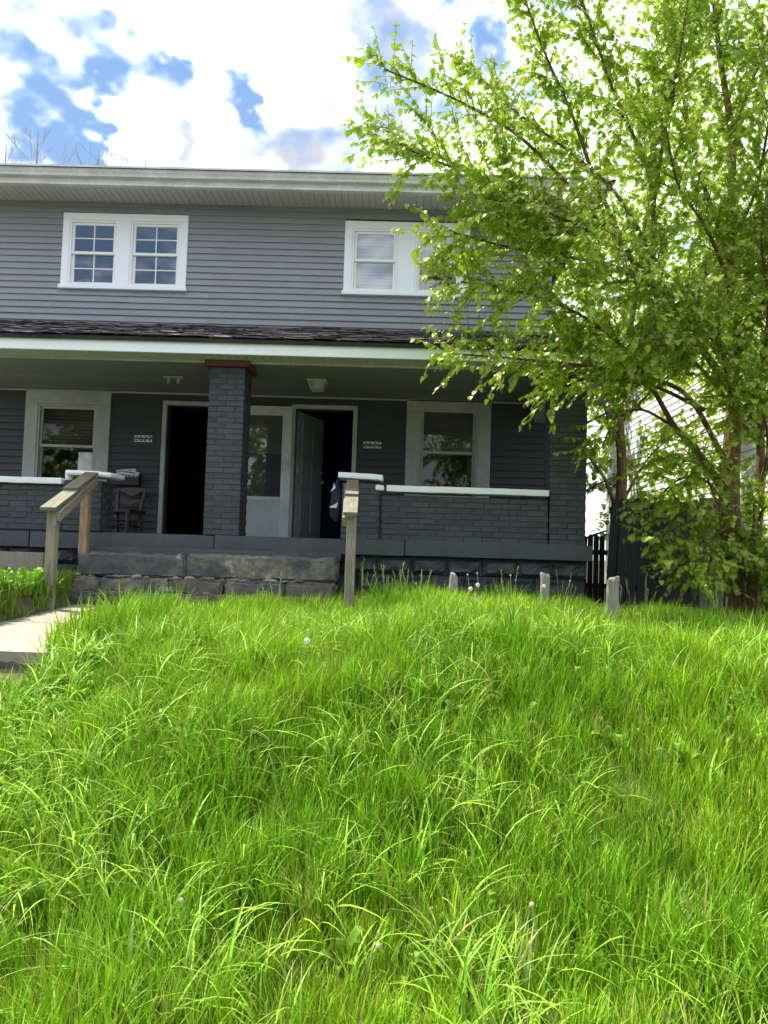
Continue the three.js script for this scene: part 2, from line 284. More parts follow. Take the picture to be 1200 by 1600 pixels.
// ------------------------------------------------------------------ the duplex house
const house = thing('duplex_house', 'two-storey grey duplex house with brick porch and two open front doors', 'house');
const ZW = -11.3;                                         // face of the front wall behind the boards
const OPEN = { // outer limits of each casing: x0, x1, y0, y1
  upL: [-5.146, -3.252, 5.428, 6.594], upR: [-0.888, 0.985, 5.442, 6.574], loL: [-5.562, -4.285, 2.36, 3.87], loR: [0.117, 1.362, 2.36, 3.905],
  d27: [-3.505, -2.52, 1.757, 3.772], d25: [-1.590, -0.610, 1.757, 3.772],
};
const HX0 = -6.32, HX1 = 2.22;
{
  const inner = ([a, b, c, d], m = 0.07) => [a + m, b - m, c > 1.8 ? c + m : c, d - m];
  const fw = mesh('front_wall', move(wallShape(HX0, HX1, 1.0, 6.8, Object.values(OPEN).map((o) => inner(o)), 0.16), 0, 0, ZW), M.sidingShaded, house);
  // lapped boards
  const joints = [[-4.1, -0.7], [-2.9, 0.6], [-5.2, -1.6], [-3.4, 0.2]];
  function boards(y0, y1, h, m, holes) {
    let k = 0;
    for (let y = y0; y < y1 - 0.02; y += h, k++) {
      let parts = [[HX0, HX1]];
      for (const o of holes) { const [a, b, c, d] = [o[0] + 0.008, o[1] - 0.008, o[2] + 0.055, o[3] - 0.055]; if (y + h > c && y < d) parts = parts.flatMap(([p, q]) => b <= p || a >= q ? [[p, q]] : [[p, a], [b, q]].filter(([e, f]) => f - e > 0.03)); }
      for (const j of joints[k % 4]) parts = parts.flatMap(([p, q]) => j > p + 0.3 && j < q - 0.3 ? [[p, j - 0.001], [j + 0.001, q]] : [[p, q]]);
      for (const [p, q] of parts) mesh('siding_board', lapBoard(q - p, h), m, fw, p, y + rr(-0.0012, 0.0012), ZW + 0.002 + 0.003 * R()).rotation.z = rr(-0.0005, 0.0005);
    }
  }
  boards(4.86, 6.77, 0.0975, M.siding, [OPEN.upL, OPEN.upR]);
  boards(1.77, 3.88, 0.1015, M.sidingShaded, [OPEN.loL, OPEN.loR, OPEN.d27, OPEN.d25]);
  // the other walls, floors and the rooms behind the openings
  mesh('side_wall', span(HX0, HX0 + 0.15, 0.9, 6.8, -11.48, -20.5, 0.005), M.sidingShaded, house);
  mesh('side_wall', span(HX1 - 0.15, HX1, 0.9, 6.8, -11.48, -20.5, 0.005), M.sidingShaded, house);
  mesh('back_wall', span(HX0, HX1, 0.9, 6.8, -20.51, -20.7, 0.005), M.sidingShaded, house);
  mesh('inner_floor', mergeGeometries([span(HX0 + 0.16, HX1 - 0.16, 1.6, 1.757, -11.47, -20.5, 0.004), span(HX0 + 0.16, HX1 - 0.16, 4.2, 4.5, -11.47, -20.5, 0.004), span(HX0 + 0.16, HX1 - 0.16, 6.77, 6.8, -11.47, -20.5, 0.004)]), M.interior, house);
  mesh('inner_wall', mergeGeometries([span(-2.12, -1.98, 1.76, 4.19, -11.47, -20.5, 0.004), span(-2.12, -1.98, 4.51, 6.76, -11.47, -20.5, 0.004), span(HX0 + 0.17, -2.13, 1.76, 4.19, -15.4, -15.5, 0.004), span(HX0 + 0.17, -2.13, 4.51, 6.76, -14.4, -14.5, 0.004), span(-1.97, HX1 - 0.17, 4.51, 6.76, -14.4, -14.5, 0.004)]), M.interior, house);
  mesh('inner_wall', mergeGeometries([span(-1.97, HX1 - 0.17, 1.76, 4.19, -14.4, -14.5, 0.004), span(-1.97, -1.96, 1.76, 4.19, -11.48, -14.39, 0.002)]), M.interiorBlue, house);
}
// windows
function casing(o, w, m, mull) {
  const [x0, x1, y0, y1] = o, f = 0.045, parts = [span(x0, x1, y1 - w, y1, ZW + f, ZW - 0.03, 0.004), span(x0, x0 + w, y0 + 0.06, y1 - w, ZW + f - 0.003, ZW - 0.03, 0.004, 'y'), span(x1 - w, x1, y0 + 0.06, y1 - w, ZW + f - 0.003, ZW - 0.03, 0.004, 'y')];
  if (mull) parts.push(span(mull[0], mull[1], y0 + 0.06, y1 - w, ZW + f - 0.003, ZW - 0.03, 0.004, 'y'));
  const win = mesh('window', mergeGeometries(parts), m, house);
  mesh('sill', span(x0 - 0.02, x1 + 0.02, y0, y0 + 0.06, ZW + f + 0.03, ZW - 0.03, 0.006), m, win);
  return win;
}
function sash(win, x0, x1, y0, y1, m, grid, tint) { // a double-hung pair in one opening
  const ym = (y0 + y1) / 2, zo = ZW + 0.012, t = 0.036;
  mesh('window_frame', mergeGeometries([span(x0, x0 + 0.03, y0, y1, zo + 0.022, zo - 0.09, 0.003, 'y'), span(x1 - 0.03, x1, y0, y1, zo + 0.022, zo - 0.09, 0.003, 'y'), span(x0 + 0.03, x1 - 0.03, y1 - 0.03, y1, zo + 0.02, zo - 0.09, 0.003), span(x0 + 0.03, x1 - 0.03, y0, y0 + 0.025, zo + 0.022, zo - 0.09, 0.003)]), m, win);
  for (const [a, b, z, up] of [[ym - 0.012, y1 - 0.031, zo - 0.02, 1], [y0 + 0.026, ym + 0.024, zo - 0.052, 0]]) {
    const X0 = x0 + 0.031, X1 = x1 - 0.031, s = mesh('sash', mergeGeometries([span(X0, X0 + t, a, b, z + 0.014, z - 0.014, 0.003, 'y'), span(X1 - t, X1, a, b, z + 0.014, z - 0.014, 0.003, 'y'), span(X0 + t, X1 - t, b - t, b, z + 0.014, z - 0.014, 0.003), span(X0 + t, X1 - t, a, a + t + 0.004, z + 0.014, z - 0.014, 0.003)]), m, win);
    const gx0 = X0 + t, gx1 = X1 - t, gy0 = a + t + 0.004, gy1 = b - t, cx = (gx0 + gx1) / 2, cy = (gy0 + gy1) / 2;
    if (!grid) mesh('pane', span(gx0 - 0.006, gx1 + 0.006, gy0 - 0.006, gy1 + 0.006, z + 0.002, z - 0.002, 0.0005), y0 > 4 ? M.glassUp : M.glassLow, win);
    else {
      const q = 0.008; mesh('muntin', span(cx - q, cx + q, gy0, gy1, z + 0.009, z - 0.009, 0.002, 'y'), m, win);
      for (const [p, r] of [[gx0, cx - q], [cx + q, gx1]]) { mesh('muntin', span(p, r, cy - q, cy + q, z + 0.0085, z - 0.0085, 0.002), m, win); for (const [e, f] of [[gy0, cy - q], [cy + q, gy1]]) mesh('pane', span(p, r, e, f, z + 0.002, z - 0.002, 0.0003), M.glassUp, win); }
    }
  }
}
const blindPale = mat([0.50, 0.53, 0.54], { rough: 0.9 }), blindDark = mat([0.085, 0.09, 0.08], { rough: 0.9 }), screenDark = mat([0.05, 0.045, 0.04], { rough: 1 });
function shade(win, x0, x1, y0, y1, m, name = 'blind') { const g = []; const n = Math.round((y1 - y0) / 0.05); for (let k = 0; k < n; k++) { const s = move(cbox(x1 - x0, (y1 - y0) / n - 0.004, 0.004, 0.001).rotateX(0.12), (x0 + x1) / 2, y0 + (k + 0.5) * (y1 - y0) / n, ZW - 0.13); g.push(s); } return mesh(name, mergeGeometries(g), m, win); }
{
  let w = casing(OPEN.upL, 0.105, M.white, [-4.315, -4.115]);
  sash(w, -5.041, -4.317, 5.49, 6.487, M.vinyl, true); sash(w, -4.113, -3.359, 5.49, 6.487, M.vinyl, true);
  const birds = mesh('twig_bundle', limbTube([new THREE.Vector3(-4.86, 5.535, ZW + 0.06), new THREE.Vector3(-4.78, 5.55, ZW + 0.07), new THREE.Vector3(-4.70, 5.53, ZW + 0.06)], 0.012, 0.006, 5), mat([0.32, 0.26, 0.22]), w);
  w = casing(OPEN.upR, 0.115, M.white, [-0.085, 0.175]);
  sash(w, -0.772, -0.087, 5.505, 6.457, M.vinyl, false); sash(w, 0.177, 0.868, 5.505, 6.457, M.vinyl, false);
  shade(w, -0.77, -0.09, 5.51, 6.45, blindPale); shade(w, 0.18, 0.866, 6.02, 6.45, blindPale);
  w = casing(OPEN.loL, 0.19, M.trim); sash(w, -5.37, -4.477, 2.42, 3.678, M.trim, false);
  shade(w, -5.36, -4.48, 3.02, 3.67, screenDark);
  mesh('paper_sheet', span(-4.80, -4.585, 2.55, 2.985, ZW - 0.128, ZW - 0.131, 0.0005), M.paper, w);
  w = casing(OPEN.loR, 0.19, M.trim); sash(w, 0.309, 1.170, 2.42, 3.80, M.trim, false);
  shade(w, 0.31, 1.168, 3.09, 3.76, blindDark);
}
// doors
function doorFrame(o, m) { const [x0, x1, y0, y1] = o, w = 0.062; return mesh('door_frame', mergeGeometries([span(x0, x1, y1 - w, y1, ZW + 0.05, ZW - 0.165, 0.004), span(x0, x0 + w, y0, y1 - w, ZW + 0.048, ZW - 0.165, 0.004, 'y'), span(x1 - w, x1, y0, y1 - w, ZW + 0.048, ZW - 0.165, 0.004, 'y')]), m, house); }
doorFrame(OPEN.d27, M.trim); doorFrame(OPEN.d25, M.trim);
{ // the right door stands open inwards on its left hinges
  const L = 0.84, Hh = 1.93, leaf = mesh('door', move(cbox(L, Hh, 0.042, 0.003, 'y'), L / 2, Hh / 2, 0), M.doorLeaf, house, OPEN.d25[0] + 0.078, 1.765, ZW - 0.10);
  leaf.rotation.y = rad(69);
  const pm = M.doorLeaf; for (const [a, b] of [[0.12, 0.72], [0.82, 1.22], [1.30, 1.80]]) for (const x of [0.12, 0.46]) mesh('door_panel', span(x, x + 0.26, a, b, 0.030, -0.030, 0.012, 'y'), pm, leaf);
  mesh('door_knob', move(new THREE.SphereGeometry(0.03, 12, 8), 0.78, 0.93, 0.055), M.metal, leaf); mesh('door_lock', move(new THREE.CylinderGeometry(0.025, 0.025, 0.03, 12).rotateX(Math.PI / 2), 0.78, 1.08, 0.035), M.metal, leaf);
  for (const y of [0.22, 1.0, 1.7]) mesh('hinge', span(-0.015, 0.02, y, y + 0.1, 0.03, 0.02, 0.002), M.metal, leaf);
}
{ // storm door swung open flat against the wall
  const x0 = -2.29, x1 = -1.655, y0 = 1.785, y1 = 3.725, z0 = ZW + 0.10, z1 = ZW + 0.065, s = mesh('storm_door', mergeGeometries([span(x0, x0 + 0.09, y0, y1, z0, z1, 0.004, 'y'), span(x1 - 0.05, x1 + 0.09, y0, y1, z0, z1, 0.004, 'y'), span(x0 + 0.09, x1 - 0.05, y1 - 0.14, y1, z0, z1, 0.004), span(x0 + 0.09, x1 - 0.05, 2.33, 2.385, z0, z1, 0.004)]), M.storm, house);
  mesh('kick_panel', span(x0 + 0.09, x1 - 0.05, y0, 2.329, z0 - 0.006, z1 + 0.004, 0.003), M.kick, s);
  mesh('pane', span(x0 + 0.092, x1 - 0.052, 2.387, y1 - 0.142, z0 - 0.014, z0 - 0.018, 0.0005), M.glass, s);
  mesh('screen', span(x0 + 0.092, x1 - 0.052, 3.02, y1 - 0.142, z0 - 0.024, z0 - 0.026, 0.0005), blindDark, s);
  mesh('backing', span(x0 + 0.092, x1 - 0.052, 2.387, 3.018, z0 - 0.026, z0 - 0.028, 0.0005), M.black, s);
  mesh('door_latch', span(x1 + 0.03, x1 + 0.05, 2.93, 3.02, z0 + 0.02, z0, 0.003), M.metal, s);
}
// eave: gutter, fascia, soffit panels, roof
{
  const prof = new THREE.Shape([[0, 0], [0.075, 0], [0.085, 0.035], [0.10, 0.055], [0.118, 0.11], [0.118, 0.135], [0.108, 0.135], [0.106, 0.118], [0.012, 0.118], [0, 0.13]].map((p) => new THREE.Vector2(...p)));
  const run = (L) => { const g = new THREE.ExtrudeGeometry(prof, { depth: L, bevelEnabled: false }); g.rotateY(-Math.PI / 2); return g; };
  const g = run(9.9); g.computeBoundingBox(); g.translate(2.83 - g.boundingBox.max.x, 6.835, 0); g.computeBoundingBox();
  const zc = (g.boundingBox.min.z + g.boundingBox.max.z) / 2; g.translate(0, 0, -zc); g.rotateY(0); mesh('gutter', uvm(g), M.gutter, house, 0, 0, -10.60).rotation.set(0, 0, 0);
  mesh('fascia', span(-7.05, 2.82, 6.755, 6.93, -10.66, -10.70, 0.004), M.gutter, house);
  mesh('soffit_edge', span(-7.05, 2.82, 6.735, 6.76, -10.64, -10.72, 0.004), M.gutter, house);
  const sf = mesh('soffit', span(-7.05, 2.8, 6.79, 6.80, -10.72, -11.3, 0.002), M.soffit, house);
  const pg = cbox(0.094, 0.012, 0.60, 0.007, 'z'); let n = 0;
  for (let x = -6.98; x < 2.78; x += 0.1) { const p = mesh('soffit_panel', pg, M.soffit, sf, x, 6.782 + 0.0012 * (n++ % 3), -11.005); }
  const a = [-7.15, 6.93, -10.52], b = [2.95, 6.93, -10.52], c = [2.95, 6.93, -21.3], d = [-7.15, 6.93, -21.3], e = [-4.4, 8.75, -15.9], f = [0.2, 8.75, -15.9], v = [];
  for (const q of [[a, b, f], [a, f, e], [b, c, f], [c, d, e], [c, e, f], [d, a, e], [a, d, c], [a, c, b]]) v.push(...q.flat());
  const rg = new THREE.BufferGeometry(); rg.setAttribute('position', new THREE.Float32BufferAttribute(v, 3)); rg.computeVertexNormals(); mesh('roof', uvm(rg), M.roofDark, house);
}
// porch roof
const shingleMat = mat([1, 1, 1], { vc: true, map: T.mottle, bump: T.fine, bs: 0.004, rough: 0.95 });
{
  const X0 = -7.1, X1 = 2.92, z0 = -8.56, y0 = 3.978, z1 = -11.28, y1 = 4.905, slope = Math.hypot(z1 - z0, y1 - y0), ang = Math.atan2(y1 - y0, z0 - z1);
  const pr = mesh('porch_roof', move(cbox(X1 - X0, 0.05, slope, 0.003, 'x').rotateX(ang), (X0 + X1) / 2, (y0 + y1) / 2 - 0.026, (z0 + z1) / 2), M.roofDark, house);
  const gs = [], rows = 20, ex = slope / rows;
  for (let r = 0; r < rows; r++) for (let x = X0 - 0.15 * (r % 2) - 0.1 * R(); x < X1 + 0.02;) {
    const w = rr(0.24, 0.33), g = new THREE.BoxGeometry(w - 0.006, 0.007, ex * 1.35, 3, 1, 2).toNonIndexed(), p = g.attributes.position, lift = rr(0.004, 0.022), bend = rr(-0.012, 0.014), sk = rr(-0.012, 0.012);
    for (let i = 0; i < p.count; i++) { const f = sstep(-0.5, 0.5, p.getZ(i) / (ex * 1.35)), q = p.getX(i) / w; p.setY(i, p.getY(i) + f * f * (lift + bend * (4 * q * q - 0.4)) + 0.006 * f * vnoise(q * 5 + x * 9, r, 3)); p.setZ(i, p.getZ(i) + sk * f); }
    g.computeVertexNormals(); g.rotateX(ang); const t = (r + 0.45) / rows; move(g, clamp(x + w / 2, X0 + w / 2, X1 + 0.02 - w / 2), lerp(y0, y1, t) + 0.012, lerp(z0, z1, t) + 0.0);
    const c = new Float32Array(p.count * 3), pale = R() < 0.42 ? rr(2.0, 4.5) : 1, k = rr(0.65, 1.25) * pale, b = [0.095 * k, 0.083 * k, 0.088 * k]; for (let i = 0; i < p.count; i++) c.set(b, i * 3); g.setAttribute('color', new THREE.BufferAttribute(c, 3)); gs.push(uvm(g)); x += w;
  }
  tag(mesh('shingles', mergeGeometries(gs), shingleMat, pr), null, null, null, 'stuff');
  mesh('porch_fascia', span(X0, X1, 3.812, 3.952, -8.60, -8.63, 0.004), M.white, house);
  mesh('porch_fascia', mergeGeometries([span(X1 - 0.03, X1, 3.812, 3.94, -8.632, -11.2, 0.004)]), M.white, house);
  mesh('drip_edge_shadow', span(X0, X1 + 0.01, 3.952, 3.966, -8.575, -8.63, 0.003), M.roofDark, house);  // drip edge with the shadow of the overhanging shingles put into its colour
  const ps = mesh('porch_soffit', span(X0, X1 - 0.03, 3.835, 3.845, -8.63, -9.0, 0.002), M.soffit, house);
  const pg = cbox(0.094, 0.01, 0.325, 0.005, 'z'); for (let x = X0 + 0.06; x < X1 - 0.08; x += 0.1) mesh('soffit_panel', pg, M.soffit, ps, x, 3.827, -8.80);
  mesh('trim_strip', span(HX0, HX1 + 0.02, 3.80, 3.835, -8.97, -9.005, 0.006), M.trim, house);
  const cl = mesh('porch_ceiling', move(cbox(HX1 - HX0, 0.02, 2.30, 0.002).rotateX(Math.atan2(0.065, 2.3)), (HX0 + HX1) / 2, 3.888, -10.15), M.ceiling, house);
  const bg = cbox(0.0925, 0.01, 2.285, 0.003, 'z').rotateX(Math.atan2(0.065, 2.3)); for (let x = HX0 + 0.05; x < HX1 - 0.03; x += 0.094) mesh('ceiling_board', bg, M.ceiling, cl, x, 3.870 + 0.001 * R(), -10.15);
  mesh('ceiling_trim', span(HX0, HX1, 3.868, 3.895, ZW + 0.045, ZW + 0.022, 0.005), M.trim, house);
  mesh('side_beam', span(1.99, 2.17, 3.60, 3.826, -9.40, -11.27, 0.005, 'z'), M.trim, house);
  mesh('side_soffit', span(2.235, 2.885, 3.83, 3.842, -9.01, -11.2, 0.003, 'z'), M.soffit, house);
}
// porch floor, foundation, bricks
const stretchers = [0, 1, 2, 3].map((k) => cbox(0.2055 - 0.001 * k, 0.0585, 0.098, 0.005)), halves = [0, 1].map((k) => cbox(0.0985, 0.0575, 0.098, 0.0045)), sideBricks = [0, 1].map((k) => cbox(0.098, 0.0575, 0.2045, 0.0045, 'z'));
const pick = (a) => a[Math.floor(R() * a.length)];
const COURSE = 0.0662, rest = [];
function brick(parent, geo, x, y, z, single = true) {
  const jx = rr(-0.0012, 0.0012), jz = rr(-0.003, 0.003);
  if (!single) { rest.push(move(geo.clone(), x + jx, y, z + jz)); return; }
  const b = mesh('brick', geo, pick(M.brick), parent, x + jx, y + rr(-0.001, 0.001), z + jz); b.rotation.set(0, 0, rr(-0.006, 0.006)); return b;
}
function pillar(x0, rows, y0, visible, merged) { // 0.426 m square, front at z = -8.95; VISIBLE: side that shows, -1 or 1
  const w = 0.426, zf = -8.95, p = mesh('brick_pillar', span(x0 + 0.007, x0 + w - 0.007, y0, y0 + rows * COURSE, zf - 0.0045, zf - w + 0.0045, 0.002), M.mortar, house);
  for (let r = 0; r < rows; r++) {
    const y = y0 + (r + 0.5) * COURSE, solo = !merged(r), vx = visible > 0 ? x0 + w - 0.05 : x0 + 0.05, hx = visible > 0 ? x0 + 0.05 : x0 + w - 0.05;
    if (r % 2) {
      for (const k of [0, 1]) brick(p, pick(stretchers), x0 + 0.1045 + k * 0.2135, y, zf - 0.05, solo);
      brick(p, pick(sideBricks), vx, y, zf - 0.213, solo); brick(p, pick(sideBricks), hx, y, zf - 0.213, false);
    } else {
      brick(p, pick(stretchers), x0 + w / 2, y, zf - 0.05, solo);
      for (const k of [0, 1]) { brick(p, pick(sideBricks), vx, y, zf - 0.1045 - k * 0.2135, solo); brick(p, pick(sideBricks), hx, y, zf - 0.1045 - k * 0.2135, solo && k === 0); }
    }
  }
  return p;
}
const FL = 1.757;
pillar(-2.252, 30, FL, 1, (r) => r > 24); pillar(1.786, 31, FL, -1, (r) => r > 20);
{
  const c = mesh('pillar_cap', mergeGeometries([move(cbox(0.53, 0.068, 0.53, 0.004), -2.038, 3.783, -9.163)]), M.redcap, house);
  mesh('pillar_cap', span(1.75, 2.25, FL + 31 * COURSE, 3.826, -8.92, -9.40, 0.004), M.slab, house);
}
function lowWall(x0, x1, rows, name, ends) { // a half-height brick wall
  const p = mesh(name, span(x0 + 0.006, x1 - 0.006, FL, FL + rows * COURSE, -8.9545, -9.143, 0.002), M.mortar, house);
  for (let r = 0; r < rows; r++) {
    const y = FL + (r + 0.5) * COURSE; let x = x0 + (r % 2 ? 0 : -0.107) + (ends ? 0 : rr(-0.02, 0.02));
    for (; x < x1 - 0.02; x += 0.2135) {
      const a = Math.max(x, x0), b = Math.min(x + 0.2045, x1 - 0.002); if (b - a < 0.04) continue;
      brick(p, b - a > 0.195 ? pick(stretchers) : Math.abs(b - a - 0.0985) < 0.012 ? pick(halves) : cbox(b - a, 0.0575, 0.098, 0.0045), (a + b) / 2, y, -9.0);
    }
  }
  return p;
}
const pw = lowWall(-0.165, 1.776, 8, 'porch_wall'), pl = lowWall(-5.95, -3.912, 8, 'porch_wall');
function pier(x0, rows, vis) { // 0.44 wide stub at the wall's end
  const p = mesh('brick_pier', span(x0 + 0.008, x0 + 0.44, FL, FL + rows * COURSE, -8.9395, -9.32, 0.002), M.mortar, house);
  for (let r = 0; r < rows; r++) {
    const y = FL + (r + 0.5) * COURSE, off = r % 2 ? 0 : 0.107;
    for (const [a, b] of r % 2 ? [[0, 0.2045], [0.2135, 0.418], [0.427, 0.445]] : [[0, 0.098], [0.107, 0.3115], [0.3205, 0.445]]) if (b - a > 0.05) brick(p, b - a > 0.19 ? pick(stretchers) : cbox(b - a, 0.0575, 0.098, 0.0045), x0 + (a + b) / 2, y, -8.985);
    if (vis) { const sx = vis > 0 ? x0 + 0.40 : x0 + 0.05; if (r % 2) brick(p, pick(sideBricks), sx, y, -9.148); else { brick(p, pick(sideBricks), sx, y, -9.14 - 0.1); } }
  }
  return p;
}
pier(-0.636, 10, -1); pier(-3.905, 9, 1);
tag(mesh('brick_backs', mergeGeometries(rest), M.brick[2], house), null, null, null, 'stuff');
{ // white copings
  mesh('coping', move(roughBox(1.885, 0.078, 0.30, 0.006, 3, 0.05), 0.82, 2.362, -9.03), M.cap, house).rotation.z = -0.002;
  mesh('coping', move(roughBox(0.11, 0.07, 0.26, 0.012, 5, 0.03), -0.195, 2.365, -9.02), M.cap, house);
  const c1 = mesh('pier_cap', roughBox(0.53, 0.07, 0.42, 0.008, 7, 0.04), M.cap, house, -0.425, 2.493, -9.08); c1.rotation.z = -0.035;
  mesh('coping', move(roughBox(2.1, 0.076, 0.30, 0.006, 9, 0.06), -4.965, 2.335, -9.03), M.cap, house);
  const c2 = mesh('pier_cap', roughBox(0.56, 0.065, 0.46, 0.013, 12, 0.035), M.cap, house, -3.60, 2.43, -9.09); c2.rotation.z = -0.03;
  mesh('coping_chip', move(roughBox(0.10, 0.12, 0.1, 0.02, 15, 0.03), -3.875, 2.385, -8.99), M.cap, house);
}
{ // floor slab with its face band, and the rock-faced foundation
  const fl = mesh('porch_floor', span(-6.4, 2.25, 1.60, FL - 0.004, -8.99, ZW - 0.001, 0.004), M.slab, house);
  for (const [a, b, y0, y1] of [[-6.45, -4.272, 1.556, 1.738], [-4.258, -3.575, 1.553, 1.737], [-3.565, -2.108, 1.575, 1.749], [-2.100, -0.575, 1.578, 1.757], [-0.570, 0.108, 1.583, 1.763], [0.120, 2.285, 1.588, 1.770]]) mesh('floor_edge', move(roughBox(b - a, y1 - y0, 0.24, 0.003, a * 3 + 20, 0.09), (a + b) / 2, (y0 + y1) / 2, -9.02), M.slab, house);
  const fd = mesh('foundation', mergeGeometries([span(-6.3, -3.6, 0.6, 1.598, -9.06, -9.3, 0.004), span(-0.75, 2.235, 0.6, 1.598, -9.06, -9.3, 0.004), span(2.06, 2.24, 0.6, 1.598, -9.31, -11.2, 0.004)]), M.mortar, house);
  const variants = [0, 1, 2, 3, 4].map((s) => { let g = new THREE.BoxGeometry(0.405, 0.186, 0.1, 9, 5, 1); g.deleteAttribute('uv'); g.deleteAttribute('normal'); g = mergeVertices(g, 1e-4); const p = g.attributes.position; for (let i = 0; i < p.count; i++) if (p.getZ(i) > 0) { const e = Math.min(0.2025 - Math.abs(p.getX(i)), 0.093 - Math.abs(p.getY(i))); p.setZ(i, 0.028 + sstep(0, 0.035, e) * (0.012 + 0.075 * fbm(p.getX(i) * 9 + s * 5, p.getY(i) * 13, s * 3, 3))); } g = g.toNonIndexed(); g.computeVertexNormals(); return uvm(g); });
  for (const [x0, x1] of [[-0.62, 2.24], [-6.2, -3.6]]) for (let r = 0; r < 4; r++) for (let x = x0 + (r % 2 ? 0.205 : 0) + 0.2; x < x1 - 0.1; x += 0.413) { const b = mesh('foundation_block', pick(variants), M.block, fd, Math.min(x, x1 - 0.2), 1.472 - r * 0.198, -9.03); if (R() < 0.5) b.rotation.z = Math.PI; }
}

// ------------------------------------------------------------------ porch steps
{
  const s = thing('porch_steps', 'crumbling grey painted stone steps below the porch doors', 'steps', [-2.1, 0.9, -8.5]);
  const at0 = (m, x, y, z) => { m.position.set(x + 2.1, y - 0.9, z + 8.5); return m; };
  for (const [a, b, k] of [[-3.575, -2.352, 1], [-2.342, -0.64, 2]]) at0(mesh('step', roughBox(b - a, 0.27, 0.40, 0.026, k * 7, 0.03), M.step, s), (a + b) / 2, 1.385 + 0.01 * (k - 1), -8.80);
  at0(mesh('step', roughBox(2.93, 0.09, 0.28, 0.004, 31, 0.1), M.slab, s), -2.08, 1.545, -8.955);
  for (const [a, b, k, m] of [[-3.50, -3.22, 3, 1], [-3.20, -2.42, 4, 2], [-2.40, -1.86, 5, 0], [-1.84, -1.2, 6, 2], [-1.18, -0.62, 8, 0]]) at0(mesh('step_stone', roughBox(b - a, 0.17, 0.36, 0.034, k * 5, 0.028), k === 4 || k === 6 ? M.step : M.rubble[m], s), (a + b) / 2, 1.165, -8.50);
  at0(mesh('step', roughBox(2.86, 0.10, 0.5, 0.01, 40, 0.06), M.rubble[0], s), -2.06, 1.055, -8.42);
  for (const [a, b, k, m] of [[-3.40, -2.75, 9, 2], [-2.73, -1.9, 10, 0], [-1.88, -0.7, 11, 2]]) at0(mesh('step_stone', roughBox(b - a, 0.16, 0.4, 0.034, k * 3, 0.03), M.rubble[m], s), (a + b) / 2, 1.0, -8.22);
  for (let i = 0; i < 60; i++) { const z = R() < 0.5 ? -8.37 : -8.22, y = z < -8.3 ? 1.255 : 1.085; const w = rr(0.05, 0.17), m = at0(mesh('stone_chip', roughBox(w, rr(0.018, 0.05), rr(0.05, 0.1), 0.012, i + 60, 0.03), pick(M.rubble), s), i < 34 ? rr(-3.5, -2.5) : rr(-2.5, -0.8), y + rr(0, 0.015), z - rr(0, 0.07)); m.rotation.set(rr(-0.15, 0.15), rr(-0.6, 0.6), rr(-0.15, 0.15)); }
}
// ------------------------------------------------------------------ concrete path
{
  const w = thing('garden_path', 'pale concrete path climbing to the porch steps at left', 'path'); w.userData.kind = 'structure'; delete w.userData.category;
  for (const [za, zb, k] of [[-8.02, -6.62, 1], [-6.60, -5.20, 2]]) { const L = za - zb, g = roughBox(1.04, 0.13, Math.abs(L), 0.006, k * 9, 0.09, 'z'); const m = mesh('path_slab', g, M.walk, w, -2.81, (walkY(za) + walkY(zb)) / 2 - 0.062, (za + zb) / 2); m.rotation.x = Math.atan2(walkY(za) - walkY(zb), Math.abs(L)); }
  let y = 0.865, z = -5.17;
  mesh('path_riser', roughBox(1.06, 0.30, 0.16, 0.008, 77, 0.06), M.rubble[2], w, -2.81, y - 0.18, z - 0.11);
  mesh('path_step', roughBox(1.04, 0.2, 0.5, 0.008, 81, 0.08), M.rubble[0], w, -2.81, 0.55, z + 0.15);
}

// ------------------------------------------------------------------ handrails
function handrail(name, label, x0, xf, zn, zf, yn, yf, yb, yfb, wide, side = 1) {
  const g = thing(name, label, 'handrail', [x0, yb, zn]), w = 0.09, o = [x0, yb, zn];
  const put = (n, geo, m) => mesh(n, geo.translate(-o[0], -o[1], -o[2]), m, g);
  put('post', span(x0 - w / 2, x0 + w / 2, yb - 0.25, yn - 0.02, zn - w, zn, 0.004, 'y'), M.woodGrey);
  put('post', span(xf - w / 2, xf + w / 2, yfb, yf - 0.06, zf, zf + w, 0.004, 'y'), M.woodTan);
  const mid = 0.48, mx = lerp(x0, xf, mid), my = lerp(yn, yf, mid), mz = lerp(zn, zf, mid);
  put('rail_cap', bar([x0 - 0.01, yn, zn + 0.07], [mx, my - 0.006, mz], wide, 0.036), M.woodMoss);
  put('rail_cap', bar([mx, my + 0.018, mz + 0.02], [xf, yf + 0.012, zf - 0.08], wide, 0.036), M.woodMoss);
  put('rail', bar([x0 + side * 0.068, yn - 0.075, zn - 0.0], [xf + side * 0.068, yf - 0.07, zf - 0.06], 0.038, 0.09), M.woodGrey);
  return g;
}
handrail('handrail', 'weathered wooden handrail left of the steps beside the concrete path', -3.385, -3.53, -7.5, -8.72, 1.935, 2.41, 1.1, 1.50, 0.15);
{
  const g = handrail('handrail', 'grey wooden handrail right of the steps, seen end on against the brick pier', -0.42, -0.50, -7.3, -8.6, 1.965, 2.40, 1.05, 0.95, 0.135, -1);
}

